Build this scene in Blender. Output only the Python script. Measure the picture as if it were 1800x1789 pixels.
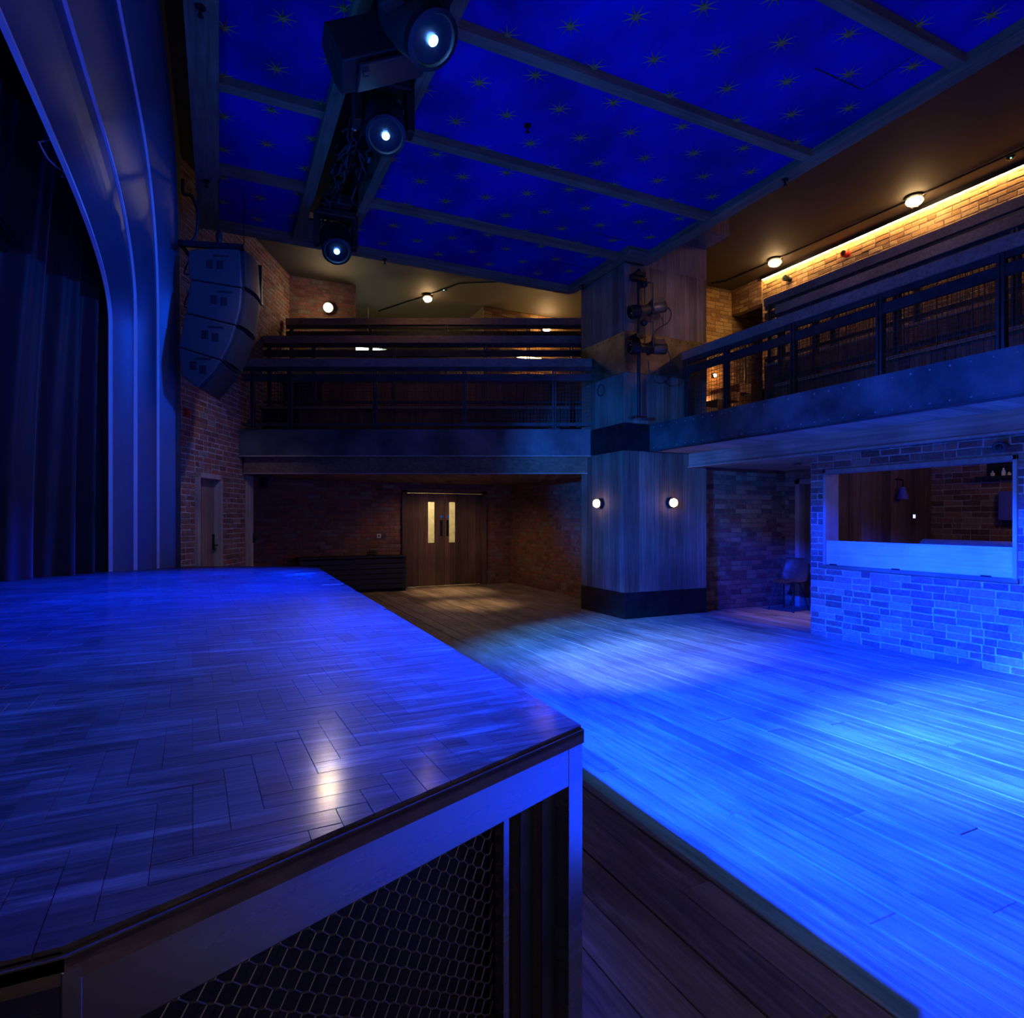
import bpy, math, random
from mathutils import Matrix, Vector
random.seed(7)
for o in list(bpy.data.objects):
    bpy.data.objects.remove(o)
SC = bpy.context.scene
COL = SC.collection
R = math.radians
TH = math.atan(515 / 1082)          # angle between the camera axis and the stage front
EYE = 1.45
# frames: every builder works in one of these, a rotation about the world's vertical axis
FW, FC, FR, FL = 0.0, -TH, -math.pi / 2, math.pi / 2 - TH   # room, side balcony, right wall, left wall

# ------------------------------------------------------------------ camera
cam = bpy.data.objects.new('camera', bpy.data.cameras.new('camera'))
COL.objects.link(cam)
cam.location = (0, 0, EYE)
cam.rotation_euler = (math.pi / 2, 0, -TH)
cam.data.sensor_fit = 'HORIZONTAL'
cam.data.sensor_width = 36
cam.data.lens = 36 * 1082 / 1800
cam.data.shift_y = 15.5 / 1800
cam.data.clip_start = 0.05
SC.camera = cam
# ------------------------------------------------------------------ world, view
wd = bpy.data.worlds.new('world'); SC.world = wd; wd.use_nodes = True
wd.node_tree.nodes['Background'].inputs[0].default_value = (0.7, 0.75, 1.0, 1)
wd.node_tree.nodes['Background'].inputs[1].default_value = 0.0006
SC.view_settings.view_transform = 'Standard'
SC.view_settings.look = 'None'
SC.view_settings.exposure = 1.0
SC.view_settings.gamma = 1.0
SC.view_settings.use_curve_mapping = False

def spot(name, loc, target, power, color, angle, blend=0.6, size=0.06):
    l = bpy.data.lights.new(name, 'SPOT')
    l.energy = power; l.color = color; l.spot_size = R(angle); l.spot_blend = blend; l.shadow_soft_size = size
    o = bpy.data.objects.new(name, l); COL.objects.link(o)
    o.location = loc
    o.rotation_euler = (Vector(target) - Vector(loc)).to_track_quat('-Z', 'Y').to_euler()
    return o
def point(name, loc, power, color, size=0.05, parent=None):
    l = bpy.data.lights.new(name, 'POINT')
    l.energy = power; l.color = color; l.shadow_soft_size = size
    o = bpy.data.objects.new(name, l); COL.objects.link(o); o.location = loc
    if parent: o.parent = parent
    return o
BLUE = (0.001, 0.026, 1.0); DEEP = (0.0, 0.022, 1.0); CYAN = (0.05, 0.34, 1.0); PALE = (0.13, 0.32, 1.0); AZURE = (0.0, 0.15, 1.0)
WARM = (1.0, 0.62, 0.25); AMBER = (1.0, 0.43, 0.12)
# stage wash from the rig above the stage, behind the arch: throws the stage edge's shadow on the floor
spot('stage_wash', (-3.45, 2.6, 4.75), (5.2, 2.4, 0), 15000, BLUE, 64, 0.9, 0.05)
spot('stage_wash', (-3.45, 2.6, 4.75), (3.9, 2.6, 0), 32000, BLUE, 36, 1.0, 0.05)
spot('stage_wash', (-3.28, 2.6, 4.98), (4.2, 2.4, 0), 560, (0, .26, 1), 56, 0.9, 0.04)
spot('stage_wash', (-3.30, 2.9, 4.70), (4.0, 5.2, 0), 8500, PALE, 15, 1.0, 0.05)
spot('stage_wash', (-3.60, 2.2, 4.85), (4.9, 2.25, 0), 14000, CYAN, 16, 1.0, 0.05)
spot('stage_wash', (-3.60, 3.1, 4.85), (3.9, 6.3, 0.0), 4600, CYAN, 16, 1.0, 0.05)
# moving head on the booth, then fills added for arch, pier and curtain
spot('slot_beam', (1.26, 3.50, 4.30), (6.5, 3.9, 1.65), 420, (0, .07, 1), 40, 0.7, 0.08)
spot('slot_beam', (1.26, 4.90, 4.30), (-0.8, 6.9, 3.4), 125, (0, .10, 1), 78, 0.8, 0.08)  # extra beam added to brighten the arch nosings
spot('side_fill', (-2.7, 1.7, 2.3), (5.3, 7.6, 2.1), 2200, AZURE, 22, 0.8, 0.06)
spot('side_fill', (-1.35, 1.8, 3.2), (-1.8, 6.8, 2.9), 50, DEEP, 30, 0.8, 0.05)
# the moving heads in the ceiling slot
spot('slot_beam', (1.20, 7.05, 4.40), (-0.2, 5.9, 0.9), 3600, DEEP, 54, 0.9, 0.08)
spot('slot_beam', (1.22, 4.80, 4.40), (-0.4, 4.2, 0.9), 1700, DEEP, 54, 0.9, 0.08)
spot('slot_beam', (1.26, 3.60, 4.30), (-0.6, 2.6, 0.9), 1000, DEEP, 60, 0.9, 0.08)
# unseen uplights added to colour the ceiling
spot('uplight_fill', (-2.2, 1.6, 1.25), (4.1, 3.0, 5.1), 215, AZURE, 66, 0.7, 0.4)
spot('uplight_fill', (-2.2, 4.0, 1.25), (3.5, 5.8, 5.1), 215, AZURE, 62, 0.7, 0.4)

# ------------------------------------------------------------------ mesh helpers
class MB:
    def __init__(s): s.v = []; s.f = []
    def add(s, vs, fs, M=None):
        n = len(s.v)
        for p in vs:
            p = Vector(p)
            s.v.append(tuple(M @ p) if M is not None else tuple(p))
        for q in fs: s.f.append(tuple(i + n for i in q))
        return s
    def box(s, x0, y0, z0, x1, y1, z1, M=None):
        x0, x1 = min(x0, x1), max(x0, x1); y0, y1 = min(y0, y1), max(y0, y1); z0, z1 = min(z0, z1), max(z0, z1)
        vs = [(x0, y0, z0), (x1, y0, z0), (x1, y1, z0), (x0, y1, z0), (x0, y0, z1), (x1, y0, z1), (x1, y1, z1), (x0, y1, z1)]
        return s.add(vs, [(0, 3, 2, 1), (4, 5, 6, 7), (0, 1, 5, 4), (1, 2, 6, 5), (2, 3, 7, 6), (3, 0, 4, 7)], M)
    def prism(s, poly, z0, z1, M=None):
        n = len(poly)
        vs = [(x, y, z0) for x, y in poly] + [(x, y, z1) for x, y in poly]
        fs = [tuple(range(n - 1, -1, -1)), tuple(range(n, 2 * n))] + [(i, (i + 1) % n, n + (i + 1) % n, n + i) for i in range(n)]
        return s.add(vs, fs, M)
    def tube(s, pts, r, n=8, cap=True, M=None):
        pts = [Vector(p) for p in pts]; rr = r if isinstance(r, (list, tuple)) else [r] * len(pts)
        vs = []; fs = []; up = None
        for i, p in enumerate(pts):
            d = (pts[min(i + 1, len(pts) - 1)] - pts[max(i - 1, 0)]).normalized()
            if up is None: up = Vector((0, 0, 1)) if abs(d.z) < 0.9 else Vector((1, 0, 0))
            a = d.cross(up).normalized(); b = a.cross(d).normalized(); up = b
            for k in range(n):
                t = 2 * math.pi * k / n
                vs.append(p + (a * math.cos(t) + b * math.sin(t)) * rr[i])
        for i in range(len(pts) - 1):
            for k in range(n):
                fs.append((i * n + k, i * n + (k + 1) % n, (i + 1) * n + (k + 1) % n, (i + 1) * n + k))
        if cap:
            fs.append(tuple(range(n))[::-1]); fs.append(tuple(range((len(pts) - 1) * n, len(pts) * n)))
        return s.add(vs, fs, M)
    def lathe(s, prof, n=20, M=None):
        vs = []; fs = []
        for r, z in prof:
            for k in range(n):
                t = 2 * math.pi * k / n
                vs.append((r * math.cos(t), r * math.sin(t), z))
        for i in range(len(prof) - 1):
            for k in range(n):
                fs.append((i * n + k, i * n + (k + 1) % n, (i + 1) * n + (k + 1) % n, (i + 1) * n + k))
        if prof[0][0] > 1e-5: fs.append(tuple(range(n))[::-1])
        if prof[-1][0] > 1e-5: fs.append(tuple(range((len(prof) - 1) * n, len(prof) * n)))
        return s.add(vs, fs, M)
def curve(pts, n=6):
    p = [Vector(q) for q in pts]; p = [p[0]] + p + [p[-1]]; out = []
    for i in range(1, len(p) - 2):
        for k in range(n):
            t = k / n; a, b, c, d = p[i - 1], p[i], p[i + 1], p[i + 2]
            out.append(0.5 * ((2 * b) + (c - a) * t + (2 * a - 5 * b + 4 * c - d) * t * t + (3 * b - a - 3 * c + d) * t ** 3))
    return out + [p[-1]]
BASE = {}
def rot(rz): return Matrix.Rotation(rz, 4, 'Z')
def wpos(rz, p): return rot(rz) @ Vector(p)
def tag(o, label=None, cat=None, group=None, kind=None):
    if label: o['label'] = label
    if cat: o['category'] = cat
    if group: o['group'] = group
    if kind: o['kind'] = kind
    return o
def thing(name, label, cat, base, rz=FW, group=None, kind=None):
    o = bpy.data.objects.new(name, None); o.empty_display_size = 0.1; COL.objects.link(o)
    o.location = wpos(rz, base); o.rotation_euler = (0, 0, rz)
    BASE[o.name] = (Vector(base), rz, Matrix.Translation(wpos(rz, base)) @ rot(rz))
    return tag(o, label, cat, group, kind)
def finish(me, smooth, bevel, o):
    if smooth:
        me.polygons.foreach_set('use_smooth', [True] * len(me.polygons))
        me.set_sharp_from_angle(angle=R(smooth))
    if bevel:
        m = o.modifiers.new('bevel', 'BEVEL'); m.width = bevel; m.segments = 2; m.limit_method = 'ANGLE'
def ob(name, mb, mat, parent=None, rz=FW, smooth=0, bevel=0, base=None, kind=None):
    """one mesh object; mb is in the coordinates of the frame rz (the parent's frame when parented)"""
    if parent:
        b = BASE[parent.name][0]; prz = BASE[parent.name][1]
    else:
        if base is None:
            xs = [p[0] for p in mb.v]; ys = [p[1] for p in mb.v]; zs = [p[2] for p in mb.v]
            base = ((min(xs) + max(xs)) / 2, (min(ys) + max(ys)) / 2, min(zs))
        b = Vector(base); prz = rz
    me = bpy.data.meshes.new(name)
    me.from_pydata([(p[0] - b[0], p[1] - b[1], p[2] - b[2]) for p in mb.v], [], mb.f)
    me.update()
    me.materials.append(mat)
    o = bpy.data.objects.new(name, me); COL.objects.link(o)
    if parent:
        o.parent = parent
        BASE[o.name] = (Vector(b), prz, BASE[parent.name][2])
    else:
        o.location = wpos(rz, b); o.rotation_euler = (0, 0, rz)
        BASE[o.name] = (Vector(b), rz, Matrix.Translation(wpos(rz, b)) @ rot(rz))
    finish(me, smooth, bevel, o)
    if kind: o['kind'] = kind
    return o
def seen(W, dims):
    c = rot(TH) @ W
    if c.y < 0.25: return 0
    px = 900 + 1082 * c.x / c.y; py = 910 - 1082 * (c.z - EYE) / c.y
    if px < -60 or px > 1860 or py < -60 or py > 1850: return 0
    d = sorted(dims)[1:]
    return d[0] * d[1] / c.y ** 2
def pieces(parent, name, metas, meshes, mat, maxn):
    """alike pieces: the largest in view as objects of their own that share mesh data, the rest joined"""
    b, rz, MW = BASE[parent.name]
    rows = []
    for loc, sc, a, k in metas:
        p = Vector(loc) - b
        rows.append((seen(MW @ p, [sc[i] * meshes[k][2][i] for i in range(3)]), p, sc, a, k))
    rows.sort(key=lambda r: -r[0])
    rest = MB()
    data = {}
    for i, (s, p, sc, a, k) in enumerate(rows):
        if i < maxn and s > 0:
            if k not in data:
                me = bpy.data.meshes.new(name); me.from_pydata(meshes[k][0], [], meshes[k][1]); me.materials.append(mat); data[k] = me
            o = bpy.data.objects.new(name, data[k]); COL.objects.link(o)
            o.parent = parent; o.location = p; o.scale = sc; o.rotation_euler = (0, 0, a)
        else:
            ca, sa = math.cos(a), math.sin(a); n = len(rest.v)
            for v in meshes[k][0]:
                x, y, z = v[0] * sc[0], v[1] * sc[1], v[2] * sc[2]
                rest.v.append((x * ca - y * sa + p.x + b.x, x * sa + y * ca + p.y + b.y, z + p.z + b.z))
            rest.f += [tuple(q + n for q in f) for f in meshes[k][1]]
    if rest.v:
        ob(name + '_field', rest, mat, parent, kind='stuff')
def slab_mesh(ch=0.0, jit=0.0, seed=0, front='-y'):
    """unit block centred on 0 with a chamfered front; scaled to size by the piece"""
    rnd = random.Random(seed)
    j = lambda: rnd.uniform(-jit, jit)
    vs = []
    ax = {'-y': 1, '+z': 2}[front]; sg = -0.5 if front == '-y' else 0.5
    def mk(u, w, d):
        return (u, d, w) if ax == 1 else (u, w, d)
    cx, cy, cd = ch if isinstance(ch, tuple) else (ch, ch, ch)
    for u, w in ((-.5, -.5), (.5, -.5), (.5, .5), (-.5, .5)): vs.append(mk(u, w, -sg))
    for u, w in ((-.5, -.5), (.5, -.5), (.5, .5), (-.5, .5)): vs.append(mk(u + j() * .4, w + j(), sg - math.copysign(cd, sg)))
    for u, w in ((-.5, -.5), (.5, -.5), (.5, .5), (-.5, .5)):
        vs.append(mk(u - math.copysign(cx, u) + j() * .4, w - math.copysign(cy, w) + j(), sg + j() * .3))
    fs = []
    for a, c in ((0, 4), (4, 8)):
        for i in range(4): fs.append((a + i, a + (i + 1) % 4, c + (i + 1) % 4, c + i))
    fs.append((8, 9, 10, 11)); fs.append((3, 2, 1, 0))
    if ax == 2: pass
    else: fs = [f for f in fs]
    return (vs, fs, (1, 1, 1))
BRICKS = [slab_mesh((0.035, 0.13, 0.10), 0.055, i) for i in range(8)]
PLANKV = [slab_mesh((0.03, 0.002, 0.15), 0.0, 0)]            # upright board facing -y
PLANKF = [slab_mesh((0.012, 0.0008, 0.12), 0.0, 0, '+z')]     # floor board

# ------------------------------------------------------------------ materials
def nt(name):
    m = bpy.data.materials.new(name); m.use_nodes = True
    t = m.node_tree; b = t.nodes['Principled BSDF']
    return m, t, b
def N(t, typ, **kw):
    n = t.nodes.new(typ)
    for k, v in kw.items():
        if k.startswith('i_'):
            n.inputs[int(k[2:]) if k[2:].isdigit() else k[2:].replace('_', ' ')].default_value = v
        else: setattr(n, k, v)
    return n
def ramp(t, stops, interp='LINEAR'):
    n = t.nodes.new('ShaderNodeValToRGB'); r = n.color_ramp; r.interpolation = interp
    while len(r.elements) > 1: r.elements.remove(r.elements[-1])
    r.elements[0].position = stops[0][0]; r.elements[0].color = tuple(stops[0][1]) + (1,)
    for p, c in stops[1:]:
        e = r.elements.new(p); e.color = tuple(c) + (1,)
    return n
def rand_node(t):
    a = N(t, 'ShaderNodeObjectInfo'); g = N(t, 'ShaderNodeNewGeometry')
    s = N(t, 'ShaderNodeMath', operation='ADD'); t.links.new(a.outputs['Random'], s.inputs[0]); t.links.new(g.outputs['Random Per Island'], s.inputs[1])
    f = N(t, 'ShaderNodeMath', operation='FRACT'); t.links.new(s.outputs[0], f.inputs[0])
    return f, g
def mixc(t, fac, a, b, mode='MIX'):
    m = N(t, 'ShaderNodeMix', data_type='RGBA', blend_type=mode)
    for sock, val in ((m.inputs[0], fac), (m.inputs[6], a), (m.inputs[7], b)):
        if hasattr(val, 'is_output') or hasattr(val, 'links'): t.links.new(val, sock)
        elif isinstance(val, (int, float)): sock.default_value = val
        else: sock.default_value = tuple(val) + (1,)
    return m.outputs[2]
def wood(name, c1, c2, axis='y', rough=0.6, lo=0.6, hi=1.25, freq=1.0, bump=0.25, spec=0.35, stops=None, scuff=None):
    m, t, b = nt(name)
    r, g = rand_node(t)
    off = N(t, 'ShaderNodeMath', operation='MULTIPLY', i_1=57.0); t.links.new(r.outputs[0], off.inputs[0])
    add = N(t, 'ShaderNodeVectorMath', operation='ADD'); t.links.new(g.outputs['Position'], add.inputs[0]); t.links.new(off.outputs[0], add.inputs[1])
    mp = N(t, 'ShaderNodeMapping'); t.links.new(add.outputs[0], mp.inputs[0])
    s = {'x': (0.7, 16, 16), 'y': (16, 0.7, 16), 'z': (16, 16, 0.7)}[axis]
    mp.inputs['Scale'].default_value = tuple(q * freq for q in s)
    n1 = N(t, 'ShaderNodeTexNoise', i_Scale=2.0, i_Detail=8.0, i_Roughness=0.62); t.links.new(mp.outputs[0], n1.inputs['Vector'])
    rp = ramp(t, stops or [(0.3, c1), (0.72, c2)]); t.links.new(n1.outputs['Fac'], rp.inputs[0])
    vr = N(t, 'ShaderNodeMapRange'); vr.inputs[3].default_value = lo; vr.inputs[4].default_value = hi; t.links.new(r.outputs[0], vr.inputs[0])
    n2 = N(t, 'ShaderNodeTexNoise', i_Scale=1.7, i_Detail=4.0); t.links.new(g.outputs['Position'], n2.inputs['Vector'])
    mr = N(t, 'ShaderNodeMapRange'); mr.inputs[1].default_value = .3; mr.inputs[2].default_value = .7; mr.inputs[3].default_value = .72; mr.inputs[4].default_value = 1.2; t.links.new(n2.outputs['Fac'], mr.inputs[0])
    mm = N(t, 'ShaderNodeMath', operation='MULTIPLY'); t.links.new(vr.outputs[0], mm.inputs[0]); t.links.new(mr.outputs[0], mm.inputs[1])
    sc = N(t, 'ShaderNodeVectorMath', operation='SCALE'); t.links.new(rp.outputs[0], sc.inputs[0]); t.links.new(mm.outputs[0], sc.inputs['Scale'])
    col = sc.outputs[0]
    if scuff:
        mp2 = N(t, 'ShaderNodeMapping'); mp2.inputs['Scale'].default_value = scuff[0]; mp2.inputs['Rotation'].default_value = (0, 0, scuff[3]); t.links.new(g.outputs['Position'], mp2.inputs[0])
        n3 = N(t, 'ShaderNodeTexNoise', i_Scale=3.0, i_Detail=7.0, i_Roughness=0.7); t.links.new(mp2.outputs[0], n3.inputs['Vector'])
        m3 = N(t, 'ShaderNodeMapRange'); m3.inputs[1].default_value = .52; m3.inputs[2].default_value = .78; m3.inputs[4].default_value = scuff[2]; t.links.new(n3.outputs['Fac'], m3.inputs[0])
        col = mixc(t, m3.outputs[0], col, scuff[1])
    t.links.new(col, b.inputs['Base Color'])
    b.inputs['Roughness'].default_value = rough; b.inputs['Specular IOR Level'].default_value = spec
    rr = N(t, 'ShaderNodeMapRange'); rr.inputs[3].default_value = rough - .12; rr.inputs[4].default_value = rough + .12; t.links.new(n1.outputs['Fac'], rr.inputs[0]); t.links.new(rr.outputs[0], b.inputs['Roughness'])
    bp = N(t, 'ShaderNodeBump', i_Strength=bump, i_Distance=0.01); t.links.new(n1.outputs['Fac'], bp.inputs['Height']); t.links.new(bp.outputs[0], b.inputs['Normal'])
    return m
def brickmat(name, cols, smear=0.35, smearcol=(0.42, 0.38, 0.33)):
    m, t, b = nt(name)
    r, g = rand_node(t)
    rp = ramp(t, cols, 'CONSTANT'); t.links.new(r.outputs[0], rp.inputs[0])
    n1 = N(t, 'ShaderNodeTexNoise', i_Scale=38.0, i_Detail=6.0, i_Roughness=0.7); t.links.new(g.outputs['Position'], n1.inputs['Vector'])
    n2 = N(t, 'ShaderNodeTexNoise', i_Scale=7.0, i_Detail=5.0, i_Roughness=0.65); t.links.new(g.outputs['Position'], n2.inputs['Vector'])
    mr = N(t, 'ShaderNodeMapRange'); mr.inputs[1].default_value = .25; mr.inputs[2].default_value = .75; mr.inputs[3].default_value = .6; mr.inputs[4].default_value = 1.4; t.links.new(n1.outputs['Fac'], mr.inputs[0])
    sc = N(t, 'ShaderNodeVectorMath', operation='SCALE'); t.links.new(rp.outputs[0], sc.inputs[0]); t.links.new(mr.outputs[0], sc.inputs['Scale'])
    ms = N(t, 'ShaderNodeMapRange'); ms.inputs[1].default_value = .52; ms.inputs[2].default_value = .72; ms.inputs[3].default_value = 0; ms.inputs[4].default_value = smear; t.links.new(n2.outputs['Fac'], ms.inputs[0])
    t.links.new(mixc(t, ms.outputs[0], sc.outputs[0], smearcol), b.inputs['Base Color'])
    b.inputs['Roughness'].default_value = 0.85; b.inputs['Specular IOR Level'].default_value = 0.25
    bp = N(t, 'ShaderNodeBump', i_Strength=0.6, i_Distance=0.006); t.links.new(n1.outputs['Fac'], bp.inputs['Height']); t.links.new(bp.outputs[0], b.inputs['Normal'])
    return m
def rough_mat(name, c, rough=0.7, metal=0.0, var=0.25, scale=6.0, bump=0.0, spec=0.5, c2=None, stretch=None):
    m, t, b = nt(name)
    g = N(t, 'ShaderNodeNewGeometry'); src = g.outputs['Position']
    if stretch:
        mp = N(t, 'ShaderNodeMapping'); mp.inputs['Scale'].default_value = stretch; t.links.new(src, mp.inputs[0]); src = mp.outputs[0]
    n1 = N(t, 'ShaderNodeTexNoise', i_Scale=scale, i_Detail=5.0, i_Roughness=0.6); t.links.new(src, n1.inputs['Vector'])
    a = tuple(q * (1 - var) for q in c); d = c2 or tuple(q * (1 + var) for q in c)
    rp = ramp(t, [(0.3, a), (0.7, d)]); t.links.new(n1.outputs['Fac'], rp.inputs[0]); t.links.new(rp.outputs[0], b.inputs['Base Color'])
    b.inputs['Roughness'].default_value = rough; b.inputs['Metallic'].default_value = metal; b.inputs['Specular IOR Level'].default_value = spec
    mr = N(t, 'ShaderNodeMapRange'); mr.inputs[3].default_value = max(.05, rough - .1); mr.inputs[4].default_value = rough + .1; t.links.new(n1.outputs['Fac'], mr.inputs[0]); t.links.new(mr.outputs[0], b.inputs['Roughness'])
    if bump:
        bp = N(t, 'ShaderNodeBump', i_Strength=bump, i_Distance=0.004); t.links.new(n1.outputs['Fac'], bp.inputs['Height']); t.links.new(bp.outputs[0], b.inputs['Normal'])
    return m
def emit(name, c, s, base=(0.8, 0.8, 0.8)):
    m, t, b = nt(name)
    b.inputs['Base Color'].default_value = tuple(base) + (1,); b.inputs['Emission Color'].default_value = tuple(c) + (1,); b.inputs['Emission Strength'].default_value = s
    return m
def glass(name, tint=(0.9, 0.95, 1.0)):
    m, t, b = nt(name)
    b.inputs['Base Color'].default_value = tuple(tint) + (1,); b.inputs['Transmission Weight'].default_value = 1.0; b.inputs['Roughness'].default_value = 0.02; b.inputs['IOR'].default_value = 1.1
    return m
M_BRICK = brickmat('brick_mixed', [(0, (.14, .075, .065)), (.18, (.20, .09, .075)), (.42, (.26, .13, .10)), (.62, (.30, .16, .115)), (.8, (.30, .21, .15)), (.93, (.17, .13, .11))], 0.22)
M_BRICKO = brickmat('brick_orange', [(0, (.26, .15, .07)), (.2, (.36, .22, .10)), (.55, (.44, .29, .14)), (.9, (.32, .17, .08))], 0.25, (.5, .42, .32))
M_BRICKR = brickmat('brick_red', [(0, (.17, .08, .06)), (.25, (.24, .11, .075)), (.5, (.20, .12, .09)), (.7, (.28, .11, .075)), (.9, (.22, .17, .14))], 0.3)
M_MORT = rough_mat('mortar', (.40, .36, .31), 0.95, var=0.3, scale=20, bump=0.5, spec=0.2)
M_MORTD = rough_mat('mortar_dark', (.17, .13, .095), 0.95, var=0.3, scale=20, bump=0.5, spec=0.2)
M_FLOOR = wood('floor_oak', (.13, .10, .075), (.36, .29, .23), 'y', 0.6, 0.7, 1.2, bump=0.4, scuff=((5, 0.8, 5), (.5, .45, .4), 0.6, 0))
M_STAGE = wood('stage_parquet', (.022, .017, .015), (.095, .075, .065), 'x', 0.5, 0.8, 1.15, 0.9, 0.6, 0.15, scuff=((0.7, 7, 7), (.34, .30, .27), 0.75, .35))
M_STAGE.node_tree.nodes['Principled BSDF'].inputs['Coat Weight'].default_value = 0.35
M_STAGE.node_tree.nodes['Principled BSDF'].inputs['Coat Roughness'].default_value = 0.16
M_COLW = wood('column_board', (.13, .085, .06), (.30, .215, .16), 'z', 0.7, 0.6, 1.2)
M_BEAM = wood('beam_timber', (.10, .075, .045), (.23, .18, .11), 'x', 0.7, 0.9, 1.1)
M_BEAMY = wood('beam_timber_long', (.10, .075, .045), (.23, .18, .11), 'y', 0.7, 0.9, 1.1)
M_BEAMR = wood('pale_beam_timber', (.24, .19, .15), (.42, .35, .29), 'y', 0.7, 0.9, 1.1)
M_SOFFIT = wood('soffit_board', (.27, .21, .16), (.48, .39, .31), 'x', 0.7, 0.75, 1.15)
M_RISER = wood('riser_board', (.10, .055, .035), (.24, .14, .09), 'z', 0.65, 0.6, 1.2)
M_DOORW = wood('door_board', (.10, .06, .04), (.23, .145, .095), 'z', 0.6, 0.55, 1.25)
M_DOORL = wood('door_light_board', (.20, .13, .085), (.34, .24, .16), 'z', 0.6, 0.8, 1.15)
M_FRAMEW = wood('frame_pale', (.30, .24, .19), (.46, .39, .32), 'z', 0.7, 0.9, 1.1)
M_RAILW = wood('handrail_timber', (.18, .12, .085), (.33, .24, .18), 'x', 0.6, 0.9, 1.1)
M_PALEB = wood('pale_flap_board', (.52, .44, .36), (.70, .62, .53), 'y', 0.5, 0.95, 1.05)
M_STEEL = rough_mat('dark_steel', (.06, .062, .066), 0.5, 0.6, 0.4, 5)
M_PLATE = rough_mat('fascia_plate', (.055, .06, .065), 0.5, 0.35, 0.5, 2.2, c2=(.16, .16, .165))
M_RUST = rough_mat('bronze_plate', (.10, .065, .035), 0.45, 0.55, 0.5, 3.0, c2=(.24, .17, .10))
M_BLACK = rough_mat('black_paint', (.012, .012, .013), 0.55, 0, 0.3, 8)
M_BLACKM = rough_mat('black_metal', (.03, .03, .033), 0.4, 0.7, 0.3, 8)
M_VOID = rough_mat('dark_wall', (.02, .018, .017), 0.9, 0, 0.2, 3)
M_CEILU = rough_mat('dark_ceiling', (.055, .044, .034), 0.75, 0, 0.15, 2)
M_SKY = rough_mat('painted_sky', (.003, .007, .20), 0.75, 0, 0.3, 1.6, spec=0.15, c2=(.004, .010, .42), stretch=(1, .6, 1))
M_STAR = rough_mat('gilt_star', (.26, .20, .045), 0.55, 0.2, 0.25, 30)
M_ALU = rough_mat('brushed_aluminium', (.55, .54, .54), 0.26, 1.0, 0.08, 3.0, stretch=(1, 1, 8))
M_ALUP = rough_mat('proscenium_metal', (.10, .14, .22), 0.45, 0.5, 0.10, 2.0, stretch=(1, 1, .4))
M_TRIM = rough_mat('bright_nosing', (.8, .82, .85), 0.5, 0.0, 0.05, 4)
M_GRILL = rough_mat('expanded_steel', (.22, .19, .17), 0.5, 0.7, 0.2, 30)
M_EDGE = wood('stage_edge_board', (.05, .035, .022), (.11, .08, .05), 'x', 0.6, 0.9, 1.1)
M_VELVET = rough_mat('dark_velvet', (.014, .003, .004), 0.6, 0, 0.3, 9)
M_VELVET.node_tree.nodes['Principled BSDF'].inputs['Sheen Weight'].default_value = 0.5
M_SPK = rough_mat('speaker_paint', (.05, .052, .055), 0.55, 0, 0.15, 40, bump=0.3)
M_SPKG = rough_mat('speaker_grille', (.035, .035, .036), 0.5, 0.4, 0.15, 60, bump=0.3)
M_RED = rough_mat('red_plastic', (.55, .02, .015), 0.35, 0, 0.1, 5)
M_WHITE = rough_mat('white_plastic', (.7, .68, .62), 0.4, 0, 0.05, 5)
M_LEATHER = rough_mat('brown_leather', (.12, .06, .035), 0.45, 0, 0.3, 20)
M_CHAIRW = wood('turned_wood', (.16, .075, .04), (.30, .15, .08), 'z', 0.35, 0.9, 1.1)
M_GLASS = glass('clear_glass')
M_LED = emit('led_strip', (1.0, 0.56, 0.17), 38)
M_BULB = emit('warm_bulb', (1.0, 0.66, 0.30), 30)
M_BULBS = emit('small_warm_bulb', (1.0, 0.66, 0.30), 5)
M_BULBW = emit('bright_bulb', (1.0, 0.78, 0.42), 30)
M_LENSB = emit('blue_lens', (0.12, 0.38, 1.0), 40)
M_GREEN = emit('green_indicator', (0.1, 1.0, 0.4), 6)
M_LITPANE = emit('lit_pane', (1.0, 0.80, 0.45), 0.9)
M_SWITCH = emit('lit_switch', (0.35, 0.4, 1.0), 2.0)
M_COOL = emit('cool_lamp', (0.75, 1.0, 0.9), 10)
M_BLUEBOX = rough_mat('blue_box', (.10, .12, .55), 0.5, 0, 0.05, 5)
M_RUBBER = rough_mat('cable_black', (.02, .02, .02), 0.5, 0, 0.2, 10)

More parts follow.
